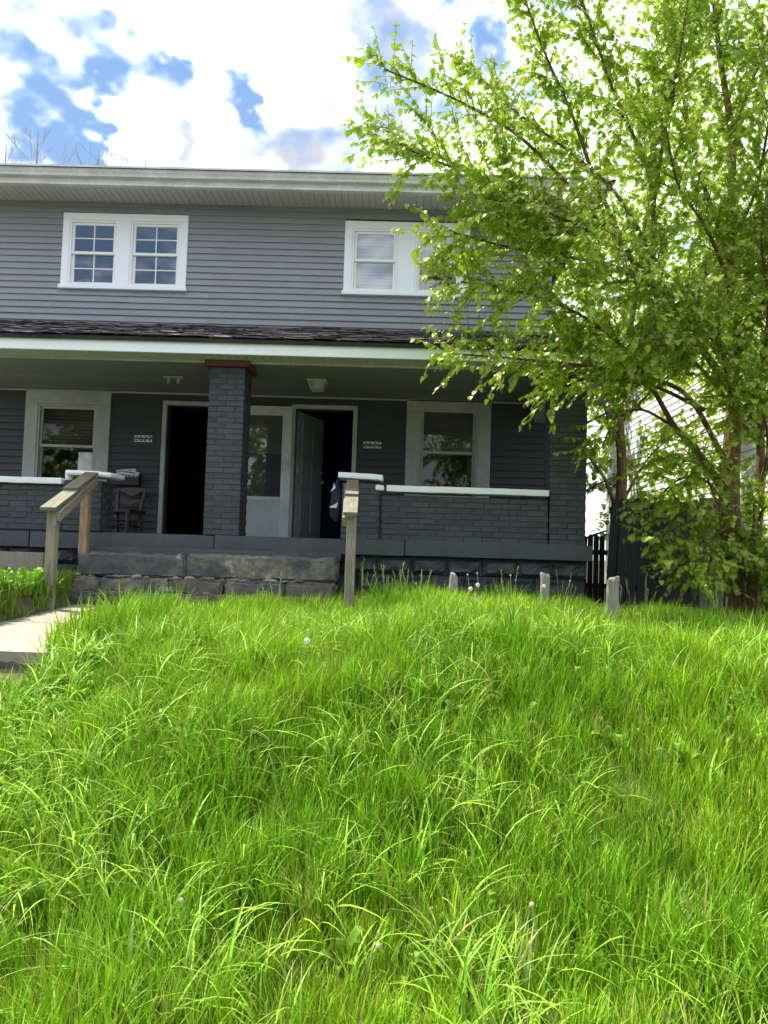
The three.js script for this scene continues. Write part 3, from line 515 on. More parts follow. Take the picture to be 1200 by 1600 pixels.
// ------------------------------------------------------------------ things on the porch
function ceilingLight(label, x, y, z, boxy) {
  const g = thing('ceiling_light', label, 'ceiling light', [x, y, z]);
  if (boxy) { // a glazed tapering box on a plate
    mesh('base_plate', move(cbox(0.26, 0.03, 0.26, 0.006), 0, -0.015, 0), M.trim, g);
    const bars = []; for (const [a, b] of [[-1, -1], [1, -1], [-1, 1], [1, 1]]) bars.push(bar([a * 0.11, -0.03, b * 0.11], [a * 0.075, -0.125, b * 0.075], 0.018, 0.018));
    for (const s of [-1, 1]) bars.push(bar([-0.085, -0.128, s * 0.075], [0.085, -0.128, s * 0.075], 0.018, 0.018), bar([s * 0.075, -0.128, -0.07], [s * 0.075, -0.128, 0.07], 0.018, 0.018));
    mesh('lamp_cage', mergeGeometries(bars), M.trim, g); mesh('lamp_glass', new THREE.CylinderGeometry(0.135, 0.098, 0.09, 4).rotateY(Math.PI / 4).translate(0, -0.075, 0), mat([0.4, 0.4, 0.38], { rough: 0.4 }), g);
  } else {
    mesh('base_plate', move(cbox(0.27, 0.02, 0.10, 0.004), 0, -0.01, 0), M.trim, g);
    for (const s of [-0.065, 0.065]) { const k = mesh('lamp_socket', new THREE.CylinderGeometry(0.020, 0.026, 0.05, 14).translate(s, -0.043, 0), M.trim, g); mesh('bulb', new THREE.SphereGeometry(0.022, 14, 10).translate(s, -0.078, 0), mat([0.30, 0.30, 0.28], { rough: 0.3 }), k); }
  }
}
ceilingLight('bare two-socket ceiling light above door 2827', -2.985, 3.852, -10.0, false);
ceilingLight('white box lantern on the porch ceiling before door 2825', -1.085, 3.853, -10.0, true);
function houseNumber(text, label, x, y) {
  const g = thing('house_number', label, 'house number', [x, y, ZW + 0.024]);
  [...text].forEach((ch, i) => {
    const t = mesh('number_tile', move(cbox(0.064, 0.096, 0.006, 0.002), (i - 1.5) * 0.066, 0, 0), M.tile, g);
    const d = new TextGeometry(ch, { font, size: 0.076, depth: 0.003, curveSegments: 6 }); d.computeBoundingBox(); const b = d.boundingBox; d.translate((i - 1.5) * 0.066 - (b.min.x + b.max.x) / 2, -(b.min.y + b.max.y) / 2, 0.0032);
    mesh('digit', d, M.black, t);
  });
}
houseNumber('2827', 'house number 2827 in black on white tiles left of the door', -3.782, 3.195);
houseNumber('2825', 'house number 2825 in black on white tiles right of the door', -0.378, 3.200);
{ // mailbox with newspapers
  const g = thing('mailbox', 'black wall mailbox stuffed with newspaper above the wooden chair', 'mailbox', [-3.985, 2.49, ZW + 0.024]);
  mesh('box', mergeGeometries([span(-0.21, 0.21, 0, 0.12, 0.14, 0.132, 0.003), span(-0.21, 0.21, 0, 0.22, 0.008, 0, 0.003), span(-0.21, -0.202, 0, 0.17, 0.131, 0.009, 0.003), span(0.202, 0.21, 0, 0.17, 0.131, 0.009, 0.003), span(-0.2, 0.2, 0, 0.01, 0.131, 0.009, 0.003)]), M.black, g);
  const n = thing('newspaper', 'folded newspapers sticking out of the black mailbox', 'newspaper', [-3.985, 2.59, ZW + 0.10]);
  const ink = document.createElement('canvas'); ink.width = 256; ink.height = 128; const q = ink.getContext('2d'); q.fillStyle = '#cfd6da'; q.fillRect(0, 0, 256, 128); q.fillStyle = '#5d6b78'; for (let i = 0; i < 5; i++) { q.fillRect(10 + i * 50, 50, 36, 26); for (let k = 0; k < 5; k++) q.fillRect(10 + i * 50, 84 + k * 8, 38, 3); } q.fillRect(10, 12, 180, 14);
  const it = new THREE.CanvasTexture(ink); it.colorSpace = THREE.SRGBColorSpace; const pm = new THREE.MeshStandardMaterial({ map: it, roughness: 0.9 });
  for (const [x, y, t, k] of [[-0.02, 0.045, 0.0, 0], [0.01, 0.06, 0.10, 1], [0.06, 0.035, -0.12, 2]]) { const s = new THREE.PlaneGeometry(0.27, 0.15, 8, 3), p = s.attributes.position; for (let i = 0; i < p.count; i++) p.setZ(i, 0.012 * Math.sin(p.getX(i) * 22 + k) + 0.01 * p.getY(i) * 10); s.computeVertexNormals(); const m = mesh('newspaper_sheet', s, pm, n, x, y, -0.03 + k * 0.022); m.rotation.z = t; }
}
{ // ladder-back chair
  const g = thing('wooden_chair', 'dark brown ladder-back wooden chair against the porch wall', 'chair', [-3.90, FL, -10.86], rad(-12)); g.scale.set(1.12, 0.74, 1);
  const cyl = (a, b, r, s) => limbTube([new THREE.Vector3(...a), new THREE.Vector3(...b)], r, s ?? r, 8);
  for (const s of [-1, 1]) { mesh('leg', cyl([s * 0.19, 0, 0.19], [s * 0.20, 0.43, 0.2], 0.024, 0.030), M.chair, g); mesh('back_post', limbTube([[s * 0.16, 0, -0.2], [s * 0.165, 0.43, -0.185], [s * 0.18, 0.70, -0.215], [s * 0.195, 0.90, -0.265]].map((p) => new THREE.Vector3(...p)), 0.027, 0.022, 8), M.chair, g); }
  mesh('seat', move(roughBox(0.46, 0.06, 0.43, 0.003, 3, 0.06), 0, 0.445, 0.0), M.chair, g);
  const slat = (y, h, w, z, wave) => { const s = new THREE.Shape(); for (let i = 0; i <= 16; i++) { const t = i / 8 - 1, yy = h / 2 * (1 - 0.35 * t * t); i ? s.lineTo(t * w, yy) : s.moveTo(t * w, yy); } for (let i = 16; i >= 0; i--) { const t = i / 8 - 1; s.lineTo(t * w, -h / 2 * wave * (0.35 + 0.65 * Math.cos(t * 4.2))); } return mesh('back_slat', uvm(new THREE.ExtrudeGeometry(s, { depth: 0.016, bevelEnabled: false }).translate(0, y, z)), M.chair, g); };
  slat(0.85, 0.17, 0.235, -0.262, 0.9); slat(0.64, 0.12, 0.18, -0.215, 1);
  for (const [a, b] of [[[-0.19, 0.20, 0.19], [0.19, 0.20, 0.19]], [[-0.19, 0.28, 0.19], [0.19, 0.28, 0.19]], [[-0.19, 0.16, 0.19], [-0.16, 0.16, -0.2]], [[0.19, 0.16, 0.19], [0.16, 0.16, -0.2]], [[-0.16, 0.2, -0.2], [0.16, 0.2, -0.2]]]) mesh('rung', cyl(a, b, 0.015), M.chair, g);
}
{ // metal garden chair, mostly behind the right wall
  const g = thing('metal_chair', 'black metal chair behind the right brick porch wall, only its curved arm showing', 'chair', [1.50, FL, -9.85], rad(-90));
  const V = (p) => p.map((q) => new THREE.Vector3(...q)), sm = (p) => new THREE.CatmullRomCurve3(V(p)).getPoints(16);
  for (const s of [-1, 1]) { mesh('arm', limbTube(sm([[s * 0.25, 0.0, 0.22], [s * 0.25, 0.5, 0.20], [s * 0.25, 0.66, 0.13], [s * 0.25, 0.69, 0.0], [s * 0.25, 0.66, -0.14], [s * 0.25, 0.62, -0.2]]), 0.011, 0.011, 8), M.metalBlack, g); mesh('leg', limbTube(sm([[s * 0.22, 0, -0.25], [s * 0.22, 0.4, -0.2], [s * 0.22, 0.68, -0.26]]), 0.011, 0.011, 8), M.metalBlack, g); }
  mesh('seat', move(cbox(0.46, 0.025, 0.44, 0.006), 0, 0.42, 0), M.metalBlack, g); mesh('backrest', move(cbox(0.44, 0.22, 0.015, 0.005), 0, 0.55, -0.23), M.metalBlack, g);
}
{ // dark cloth hung over the pier's end
  const g = thing('navy_jacket', 'dark navy cloth with white patches hanging on the right brick pier', 'cloth', [-0.70, 2.44, -9.2]);
  let b = new THREE.SphereGeometry(1, 28, 22); b.deleteAttribute('uv'); b.deleteAttribute('normal'); b = mergeVertices(b, 1e-4); const p = b.attributes.position;
  for (let i = 0; i < p.count; i++) { const x = p.getX(i), y = p.getY(i), z = p.getZ(i), f = 1 + 0.5 * (fbm(x * 2.2 + 4, y * 1.6, z * 2.2, 4) - 0.5) + 0.10 * Math.sin(Math.atan2(z, x) * 7 + y * 2); p.setXYZ(i, x * 0.085 * f * (1 - 0.25 * y), y * 0.26 - 0.22, z * 0.14 * f); }
  b.computeVertexNormals(); mesh('cloth', uvm(b), M.navy, g);
  for (const [y, h, w, t] of [[-0.08, 0.07, 0.045, 0.6], [-0.30, 0.12, 0.05, -0.2]]) { const s = new THREE.Shape([[-w, 0], [0.4 * w, h * 0.5], [w, h], [0.7 * w, 0.1 * h]].map((q) => new THREE.Vector2(...q))); const m = mesh('cloth_patch', new THREE.ExtrudeGeometry(s, { depth: 0.004, bevelEnabled: false }), M.paper, g, -0.045, y - 0.02, 0.125); m.rotation.z = t; }
}

// ------------------------------------------------------------------ odd pieces in the yard
{
  const b = mesh(numbered('concrete_slab'), roughBox(1.1, 0.62, 0.10, 0.008, 90, 0.08), M.tan, scene, -4.38, 1.19, -8.36); b.rotation.x = -0.12; tag(b, 'tan concrete slab leaning on the porch foundation at far left', 'concrete slab');
  const st = mesh(numbered('iron_bar'), bar([-3.80, 0.92, -8.22], [-3.765, 1.50, -8.62], 0.03, 0.02), M.metalBlack, scene); tag(st, 'thin dark bar leaning beside the tan concrete slab', 'bar');
  const stump = (x, z, top, w, label, seed) => { const g = roughBox(w, 0.62, w * 0.8, 0.011, seed, 0.03, 'y'), p = g.attributes.position; for (let i = 0; i < p.count; i++) if (p.getY(i) > 0.2) p.setY(i, p.getY(i) + 0.05 * (fbm(p.getX(i) * 30 + seed, p.getZ(i) * 30, seed, 2) - 0.5) + p.getX(i) * (seed % 2 ? 0.3 : -0.25)); g.computeVertexNormals(); tag(mesh(numbered('stump_post'), g, M.woodPale, scene, x, top - 0.33, z), label, 'post', 'cut-off posts along the house front'); };
  stump(0.59, -7.6, 1.448, 0.085, 'short split grey post nearest the handrail, one of three along the lawn', 2); stump(1.487, -7.6, 1.472, 0.092, 'short split grey post before the right end of the foundation', 4); stump(1.98, -7.0, 1.468, 0.11, 'thick short grey post in front of the dark plank fence', 3);
}
{ // dark plank fence on the right
  const f = thing('plank_fence', 'tall dark stained plank fence between the houses under the tree', 'fence', [2.9, 1.0, -10.5]);
  let x = 0;
  for (let k = 0; k < 13; k++) { const w = rr(0.12, 0.15), gate = k < 3, h = gate ? 1.44 + 0.012 * k + rr(-0.008, 0.008) : rr(1.40, 1.52), m = mesh('fence_board', cbox(w, h, 0.022, 0.003, 'y'), k > 8 ? pick(M.fenceGrey) : pick(M.fence), f, x + w / 2, h / 2, gate ? -0.02 * k : -0.1 + rr(-0.004, 0.004)); m.rotation.set(0, gate ? rad(12) : rad(rr(-1, 1)), gate ? rad(-3.2) : rad(rr(-0.6, 0.6))); x += w + 0.004; }
  mesh('fence_rail', span(0.05, 1.75, 1.25, 1.34, -0.13, -0.17, 0.003), M.fence[0], f); mesh('fence_rail', span(0.05, 1.75, 0.2, 0.29, -0.13, -0.17, 0.003), M.fence[0], f);
  const q = thing('picket_fence', 'low dark picket fence between the porch corner and the plank fence', 'fence', [2.63, 1.0, -11.05]);
  for (let k = 0; k < 5; k++) { const s = new THREE.Shape([[-0.037, 0], [0.037, 0], [0.037, 0.92], [0.014, 0.965], [-0.014, 0.965], [-0.037, 0.92]].map((p) => new THREE.Vector2(...p))); mesh('picket', uvm(new THREE.ExtrudeGeometry(s, { depth: 0.02, bevelEnabled: false }), 'y'), M.fence[k % 2], q, k * 0.083, rr(-0.02, 0.02), 0); }
  mesh('fence_rail', span(-0.06, 0.42, 0.68, 0.75, -0.002, -0.04, 0.003), M.fence[0], q); mesh('fence_rail', span(-0.06, 0.42, 0.2, 0.27, -0.002, -0.04, 0.003), M.fence[0], q);
}
{ // the neighbour's white house
  const h = thing('neighbour_house', 'white lap-sided neighbouring house behind the tree at right', 'house', [5.3, 1.0, -11]);
  const core = mesh('side_wall', span(0.03, 7, 0.3, 5.6, 0.6, -8.5, 0.01), M.neighbour, h), b = lapBoard(9.1, 0.135, 0.010);
  for (let y = 0.32; y < 5.5; y += 0.135) { const m = mesh('siding_board', b, M.neighbour, core, 0.028, y, -8.5); m.rotation.y = -Math.PI / 2; }
  mesh('foundation', span(0.06, 7, -0.4, 0.3, 0.58, -8.48, 0.01), M.tan, h);
  const r = new THREE.Shape([[-0.45, 5.5], [7.4, 5.5], [3.5, 7.6]].map((p) => new THREE.Vector2(...p))); mesh('roof', uvm(new THREE.ExtrudeGeometry(r, { depth: 10.0, bevelEnabled: false }).translate(0, 0, -9)), M.roofDark, h);
}

// ------------------------------------------------------------------ trees
const leafGeo = (() => { // a heart-shaped leaf with a drooping, folded blade; stalk at the origin, tip along +y, 1 long
  const out = [[0, 0], [0.30, 0.04], [0.46, 0.28], [0.36, 0.60], [0.16, 0.84], [0, 1.0]], v = [], mid = (y) => [0, y, -0.16 * y * y], edge = ([x, y], s) => [s * x, y, 0.16 * x * 1.4 - 0.20 * y * y];
  for (const s of [-1, 1]) for (let i = 0; i < out.length - 1; i++) { const a = mid(out[i][1]), b = mid(out[i + 1][1]), c = edge(out[i], s), d = edge(out[i + 1], s); const t1 = s > 0 ? [a, c, d] : [a, d, c], t2 = s > 0 ? [a, d, b] : [a, b, d]; if (i) v.push(...t1.flat()); v.push(...t2.flat()); if (!i) v.push(...t1.flat()); }
  const g = new THREE.BufferGeometry(); g.setAttribute('position', new THREE.Float32BufferAttribute(v, 3)); g.computeVertexNormals(); const uv = new Float32Array(v.length / 3 * 2); g.setAttribute('uv', new THREE.BufferAttribute(uv, 2)); return g;
})();
const leafMat = (rgb, t = 0.42) => mat(rgb, { rough: 0.4, trans: t, side: true, spec: 0.6 });
function bend(pts, n) { return new THREE.CatmullRomCurve3(pts, false, 'centripetal').getPoints(n); }
function growTree(root, limbs, o) {
  const rnd = rng(o.seed), ra = (a, b) => a + (b - a) * rnd(), V = () => new THREE.Vector3(rnd() - 0.5, rnd() - 0.5, rnd() - 0.5).normalize();
  const twigs = [], leaves = [];
  const leafAlong = (pts, from) => {
    let acc = ra(0, o.gap); for (let i = 1; i < pts.length; i++) { const L = pts[i].distanceTo(pts[i - 1]), d = pts[i].clone().sub(pts[i - 1]).normalize();
      for (; acc < L; acc += o.gap * ra(0.7, 1.3)) { if (i / pts.length < from) continue; const p = pts[i - 1].clone().addScaledVector(d, acc);
        const out = V().addScaledVector(d, 0.7); out.y = out.y * 0.5 - 0.75; out.normalize(); leaves.push([p, out, o.leaf * ra(0.5, 1.35), rnd()]); } acc -= L; }
  };
  for (const L of limbs) {
    const pts = bend(L.p, L.p.length * 5); const g = limbTube(pts, L.r, L.r1 ?? 0.008, L.r > 0.06 ? 12 : 7, L.name ? 0.8 : 0.55); mesh(L.name ?? 'branch', g, o.bark, root);
    const len = pts.reduce((s, p, i) => i ? s + p.distanceTo(pts[i - 1]) : 0, 0), n = Math.round(len / (o.every * (L.sparse ?? 1)));
    for (let k = 0; k < n; k++) {
      const t = lerp(L.from ?? 0.25, 1, (k + rnd()) / n), f = t * (pts.length - 1), i = Math.min(pts.length - 2, Math.floor(f)), a = pts[i].clone().lerp(pts[i + 1], f - i), d = pts[i + 1].clone().sub(pts[i]).normalize();
      const side = V(); side.addScaledVector(d, -side.dot(d)).normalize();
      const dir = d.clone().multiplyScalar(ra(0.5, 0.9)).addScaledVector(side, ra(0.5, 1)).add(new THREE.Vector3(0, o.up ?? 0.25, 0)); if (o.pull) dir.add(o.pull); dir.normalize();
      const sl = ra(0.55, 1.15) * o.shoot * (1 - 0.45 * t) * (L.reach ?? 1), e = a.clone().addScaledVector(dir, sl), m = a.clone().lerp(e, 0.5).add(V().multiplyScalar(0.05 * sl)).add(new THREE.Vector3(0, 0.03 * sl, 0)); e.y -= 0.06 * sl;
      const sp = bend([a, m, e], 7); twigs.push(limbTube(sp, 0.0065, 0.002, 4)); leafAlong(sp, 0.35);
      const nt = Math.max(1, Math.round(sl / o.twigEvery));
      for (let q = 0; q < nt; q++) { const u = lerp(0.15, 0.97, (q + rnd()) / nt), b0 = sp[Math.min(sp.length - 1, Math.floor(u * sp.length))], sd = V(); const td = dir.clone().multiplyScalar(0.8).addScaledVector(sd, 0.75).add(new THREE.Vector3(0, 0.12, 0)).normalize(), tl = ra(0.18, 0.46) * (o.twig ?? 1), te = b0.clone().addScaledVector(td, tl); te.y -= 0.05 * tl; const tp = bend([b0, b0.clone().lerp(te, 0.5).add(new THREE.Vector3(0, 0.02, 0)), te], 4); twigs.push(limbTube(tp, 0.0035, 0.0018, 3)); leafAlong(tp, 0.1); }
    }
    const tip = pts.slice(Math.floor(pts.length * 0.6)); leafAlong(tip, 0);
  }
  tag(mesh('twigs', mergeGeometries(twigs), o.twigMat ?? M.twig, root), null, null, null, 'stuff');
  const m4 = (l) => { const [p, out, s, r] = l, up = new THREE.Vector3(0.5 * (r - 0.5), 1, 0.6 * (((r * 7.3) % 1) - 0.5)), x = new THREE.Vector3().crossVectors(out, up).normalize(), z = new THREE.Vector3().crossVectors(x, out).normalize(); return new THREE.Matrix4().makeBasis(x.multiplyScalar(s), out.clone().multiplyScalar(s), z.multiplyScalar(s)).setPosition(p); };
  const tints = o.tints; let single = [];
  if (o.singles) { const c = camera.position; leaves.sort((a, b) => (a[0].distanceTo(c) / a[2] + (a[0].x > 5 ? 1e4 : 0)) - (b[0].distanceTo(c) / b[2] + (b[0].x > 5 ? 1e4 : 0))); single = leaves.splice(0, o.singles); }
  const mats = tints.map((t) => leafMat(t, o.trans ?? 0.70));
  for (const l of single) { const e = mesh('leaf', leafGeo, mats[Math.floor(l[3] * 0.999 * mats.length)], root); m4(l).decompose(e.position, e.quaternion, e.scale); }
  const crown = new THREE.InstancedMesh(leafGeo, leafMat([1, 1, 1], o.trans ?? 0.70), leaves.length), col = new THREE.Color(); crown.name = 'crown'; crown.castShadow = crown.receiveShadow = true; crown.userData.kind = 'stuff';
  leaves.forEach((l, i) => { crown.setMatrixAt(i, m4(l)); const t = tints[Math.floor(l[3] * 0.999 * tints.length)], k = 0.8 + 0.4 * ((l[3] * 53.7) % 1); crown.setColorAt(i, col.setRGB(t[0] * k, t[1] * k, t[2] * k)); });
  root.add(crown); console.log(root.name, 'leaves', leaves.length, 'twigs', twigs.length); return leaves.length;
}
const px = (...l) => l.map((a) => at(...a));
const GREEN = [[0.48, 0.63, 0.05], [0.54, 0.66, 0.07], [0.41, 0.58, 0.055], [0.57, 0.67, 0.11], [0.33, 0.51, 0.06]];
{
  const t = thing('leafy_tree', 'large yellow-green many-stemmed tree overhanging the right side of the house', 'tree');
  growTree(t, [
    { name: 'trunk', r: 0.15, r1: 0.02, from: 0.42, p: px([1150, 990, 9], [1143, 860, 9], [1140, 760, 9], [1147, 650, 9], [1149, 560, 9], [1142, 450, 9], [1141, 380, 8.9], [1143, 211, 8.8], [1125, 90, 8.7], [1110, -60, 8.6]) },
    { name: 'trunk', r: 0.075, r1: 0.015, from: 0.4, p: px([1172, 990, 8.8], [1180, 860, 8.8], [1188, 760, 8.8], [1190, 600, 8.7], [1215, 400, 8.6], [1230, 100, 8.5], [1240, -60, 8.5]) },
    { r: 0.058, from: 0.4, p: px([1130, 765, 9], [1090, 707, 8.8], [1055, 668, 8.6], [1027, 620, 8.4], [990, 560, 8.1], [920, 500, 7.9], [830, 460, 7.6], [720, 440, 7.3]) },
    { r: 0.055, from: 0.25, p: px([1148, 620, 9], [1085, 530, 8.8], [1022, 455, 8.5], [1020, 325, 8.3], [1010, 260, 8.2], [965, 160, 8.0], [930, 60, 7.9], [890, -60, 7.8]) },
    { r: 0.04, p: px([1022, 455, 8.5], [985, 405, 8.3], [935, 347, 8.1], [860, 320, 7.8], [770, 282, 7.5], [690, 255, 7.3], [610, 222, 7.1]) },
    { r: 0.034, p: px([935, 347, 8.1], [870, 270, 7.9], [800, 205, 7.6], [700, 150, 7.4], [600, 108, 7.2]), reach: 0.45 },
    { r: 0.034, p: px([985, 405, 8.3], [930, 280, 8.1], [890, 170, 7.9], [850, 80, 7.8], [810, -30, 7.7]), reach: 0.6 },
    { r: 0.04, from: 0.3, p: px([1130, 715, 9], [1070, 615, 8.6], [985, 585, 8.2], [900, 570, 7.8], [800, 560, 7.5], [700, 552, 7.2]), reach: 0.6 },
    { r: 0.045, p: px([1149, 560, 9], [1065, 480, 8.7], [985, 425, 8.3], [880, 400, 7.9], [790, 385, 7.6], [700, 360, 7.3]) },
    { r: 0.03, p: px([1100, 640, 8.8], [1010, 600, 8.4], [920, 595, 8.1], [860, 610, 7.9]), reach: 0.5 },
    { r: 0.045, p: px([1150, 560, 9], [1190, 480, 8.7], [1250, 400, 8.3], [1330, 330, 8.0]) },
    { r: 0.04, p: px([1141, 400, 8.9], [1090, 260, 8.5], [1060, 110, 8.2], [1030, -50, 8.0]) },
    { r: 0.03, p: px([1143, 211, 8.8], [1185, 100, 8.6], [1230, -50, 8.4]) },
    { r: 0.04, p: px([1147, 650, 9], [1200, 580, 8.6], [1270, 540, 8.2], [1350, 520, 7.9]) },
    { r: 0.035, p: px([1149, 590, 9], [1110, 520, 8.4], [1060, 470, 7.8], [990, 440, 7.2], [920, 450, 6.8]) },
    { r: 0.035, p: px([1150, 500, 9], [1130, 420, 8.3], [1100, 350, 7.6], [1060, 290, 7.1], [1040, 200, 6.8]) },
    { r: 0.03, p: px([1147, 640, 9], [1090, 570, 8.2], [1050, 540, 7.6], [1020, 530, 7.2]), reach: 0.8 },
    { r: 0.03, p: px([1060, 470, 7.9], [950, 380, 7.5], [850, 330, 7.2], [760, 310, 7.0]) },
    { r: 0.03, p: px([1030, 420, 8.2], [960, 300, 8.2], [880, 230, 8.2], [800, 170, 8.2], [740, 110, 8.2]), reach: 0.6 },
    { r: 0.03, p: px([1141, 380, 8.9], [1180, 300, 8.2], [1200, 200, 7.6], [1220, 100, 7.2]) },
    { r: 0.03, p: px([1020, 325, 8.3], [1040, 200, 7.9], [1060, 100, 7.6], [1080, -40, 7.4]) },
    { r: 0.03, p: px([1147, 660, 9], [1180, 620, 8.2], [1220, 610, 7.6]), reach: 0.8 },
    { r: 0.03, p: px([1188, 760, 8.8], [1230, 640, 8.4], [1270, 500, 8.0], [1290, 380, 7.8]) }, { r: 0.03, p: px([1190, 600, 8.7], [1200, 480, 8.3], [1190, 380, 8.0], [1200, 280, 7.8]) }, { r: 0.028, p: px([1188, 700, 8.8], [1150, 640, 8.2], [1130, 560, 7.7], [1120, 480, 7.4]), reach: 0.8 },
    { r: 0.028, p: px([1188, 760, 8.8], [1200, 700, 8.2], [1190, 640, 7.8], [1160, 600, 7.6]), reach: 0.7 }, { r: 0.022, p: px([1180, 860, 8.8], [1140, 820, 8.3], [1110, 760, 8.0], [1090, 700, 7.9]), reach: 0.6 }, { r: 0.02, p: px([1142, 820, 9], [1110, 850, 8.2], [1100, 900, 8.0]), reach: 0.5 },
    { r: 0.022, p: px([1142, 850, 9], [1090, 800, 8.6], [1055, 810, 8.3], [1030, 850, 8.2]), reach: 0.4, from: 0.35 }, { r: 0.02, p: px([1145, 920, 9], [1100, 880, 8.5], [1070, 890, 8.3]), reach: 0.5, from: 0.4 },
    { r: 0.022, p: px([1142, 800, 9], [1100, 750, 8.5], [1060, 750, 8.2], [1025, 780, 8.1]), reach: 0.45, from: 0.3 }, { r: 0.022, p: px([1180, 860, 8.8], [1190, 800, 8.4], [1215, 780, 8.1]), reach: 0.6 }, { r: 0.022, p: px([1140, 760, 9], [1075, 720, 8.6], [1030, 740, 8.4]), reach: 0.5 },
    { r: 0.022, p: px([1160, 900, 9], [1180, 880, 8.5], [1200, 890, 8.3]), reach: 0.5 }, { r: 0.02, p: px([1055, 668, 8.6], [1000, 640, 8.5], [960, 660, 8.4], [940, 700, 8.4]), reach: 0.45 },
  ], { seed: 11, every: 0.088, shoot: 0.88, twigEvery: 0.085, gap: 0.036, leaf: 0.058, bark: M.bark, tints: GREEN, singles: 300, pull: new THREE.Vector3(-0.12, 0, 0.05) });
}
{
  const t = thing('slim_tree', 'slender dark-trunked tree behind the plank fence', 'tree');
  growTree(t, [
    { name: 'trunk', r: 0.12, r1: 0.03, from: 0.45, p: px([955, 960, 12.5], [965, 830, 12.5], [972, 740, 12.5], [968, 640, 12.5], [980, 540, 12.5], [1000, 420, 12.5], [1010, 330, 12.4]) },
    { r: 0.04, from: 0.4, p: px([962, 790, 12.5], [940, 740, 12.3], [915, 710, 12.2], [890, 690, 12]) }, { r: 0.04, p: px([968, 700, 12.5], [940, 620, 12.3], [930, 560, 12.2]) }, { r: 0.04, p: px([970, 660, 12.5], [1030, 600, 12.4], [1080, 560, 12.2]) }, { r: 0.035, p: px([965, 800, 12.5], [1010, 720, 12.6], [1050, 680, 12.6]) }, { r: 0.035, p: px([980, 540, 12.5], [1040, 480, 12.2], [1090, 440, 12]) },
  ], { seed: 23, every: 0.15, shoot: 0.9, twigEvery: 0.16, gap: 0.05, leaf: 0.095, bark: M.bark, tints: GREEN });
  const b = thing('yard_tree', 'sunlit light green tree far back between the two houses', 'tree');
  const o = new THREE.Vector3(4.25, 0.9, -19.5), v = (x, y, z) => new THREE.Vector3(x, y, z).add(o);
  growTree(b, [{ name: 'trunk', r: 0.2, r1: 0.04, from: 0.3, p: [v(0, 0, 0), v(0.1, 2, 0), v(0, 4.5, 0.1), v(0.2, 7, 0)] }, ...Array.from({ length: 16 }, (_, i) => { const a = i * 2.4, y = 1.0 + i * 0.36, r = 2.4 - 0.05 * i; return { r: 0.06, p: [v(0, y, 0), v(Math.cos(a) * r * 0.5, y + 0.5, Math.sin(a) * r * 0.5), v(Math.cos(a) * r, y + 0.8, Math.sin(a) * r)] }; })],
    { seed: 31, every: 0.15, shoot: 1.1, twigEvery: 0.22, gap: 0.075, leaf: 0.13, bark: M.bark, tints: [[0.20, 0.28, 0.045], [0.24, 0.31, 0.06], [0.15, 0.23, 0.04]] });
  const s = thing('leafy_shrub', 'shaded green shrub at the foot of the tree on the right', 'shrub');
  growTree(s, Array.from({ length: 9 }, (_, i) => { const c = at(1185, 960, 8.5), a = i * 0.72, q = 0.35 + 0.2 * (i % 3); return { r: 0.014, from: 0.3, p: [c.clone().add(new THREE.Vector3(0, -0.1, 0)), c.clone().add(new THREE.Vector3(Math.cos(a) * q * 0.5, 0.4, Math.sin(a) * q * 0.5)), c.clone().add(new THREE.Vector3(Math.cos(a) * q, 0.7 + 0.5 * (i % 2), Math.sin(a) * q))] }; }), { seed: 41, every: 0.10, shoot: 0.4, twigEvery: 0.12, gap: 0.045, leaf: 0.07, bark: M.bark, tints: GREEN });
}
{ // trees across the road: the windows mirror them
  const t = thing('street_tree', 'leafy tree across the road from the house, left of the others', 'tree', [-9, 0, 19]), v = (x, y, z) => new THREE.Vector3(x, y, z);
  growTree(t, [{ name: 'trunk', r: 0.3, r1: 0.05, from: 0.35, p: [v(0, 0, 0), v(0.1, 3, 0), v(-0.1, 6, 0.1), v(0.2, 9.5, 0)] }, ...Array.from({ length: 18 }, (_, i) => { const a = i * 2.4, y = 2.0 + i * 0.4, r = 3.6 - 0.09 * i; return { r: 0.07, p: [v(0, y, 0), v(Math.cos(a) * r * 0.5, y + 0.6, Math.sin(a) * r * 0.5), v(Math.cos(a) * r, y + 0.9, Math.sin(a) * r)] }; })],
    { seed: 51, every: 0.16, shoot: 1.7, twigEvery: 0.3, gap: 0.11, leaf: 0.28, bark: M.bark, tints: GREEN.map((c) => c.map((q) => q * 0.6)) });
  [[-17, 20, 'leafy tree across the road at the far left end of the row'], [-5.5, 25, 'leafy tree set back from the road between two others'], [-2, 21, 'leafy tree across the road straight behind the photographer'], [5, 18.5, 'leafy tree across the road, right of the middle one'], [12, 20, 'leafy tree across the road, farthest right']].forEach(([x, z, label], i) => { const c = t.clone(); c.name = numbered('street_tree'); c.position.set(x, 0, z); c.rotation.y = 1.3 * (i + 1); c.userData = { ...t.userData, label }; scene.add(c); });
}
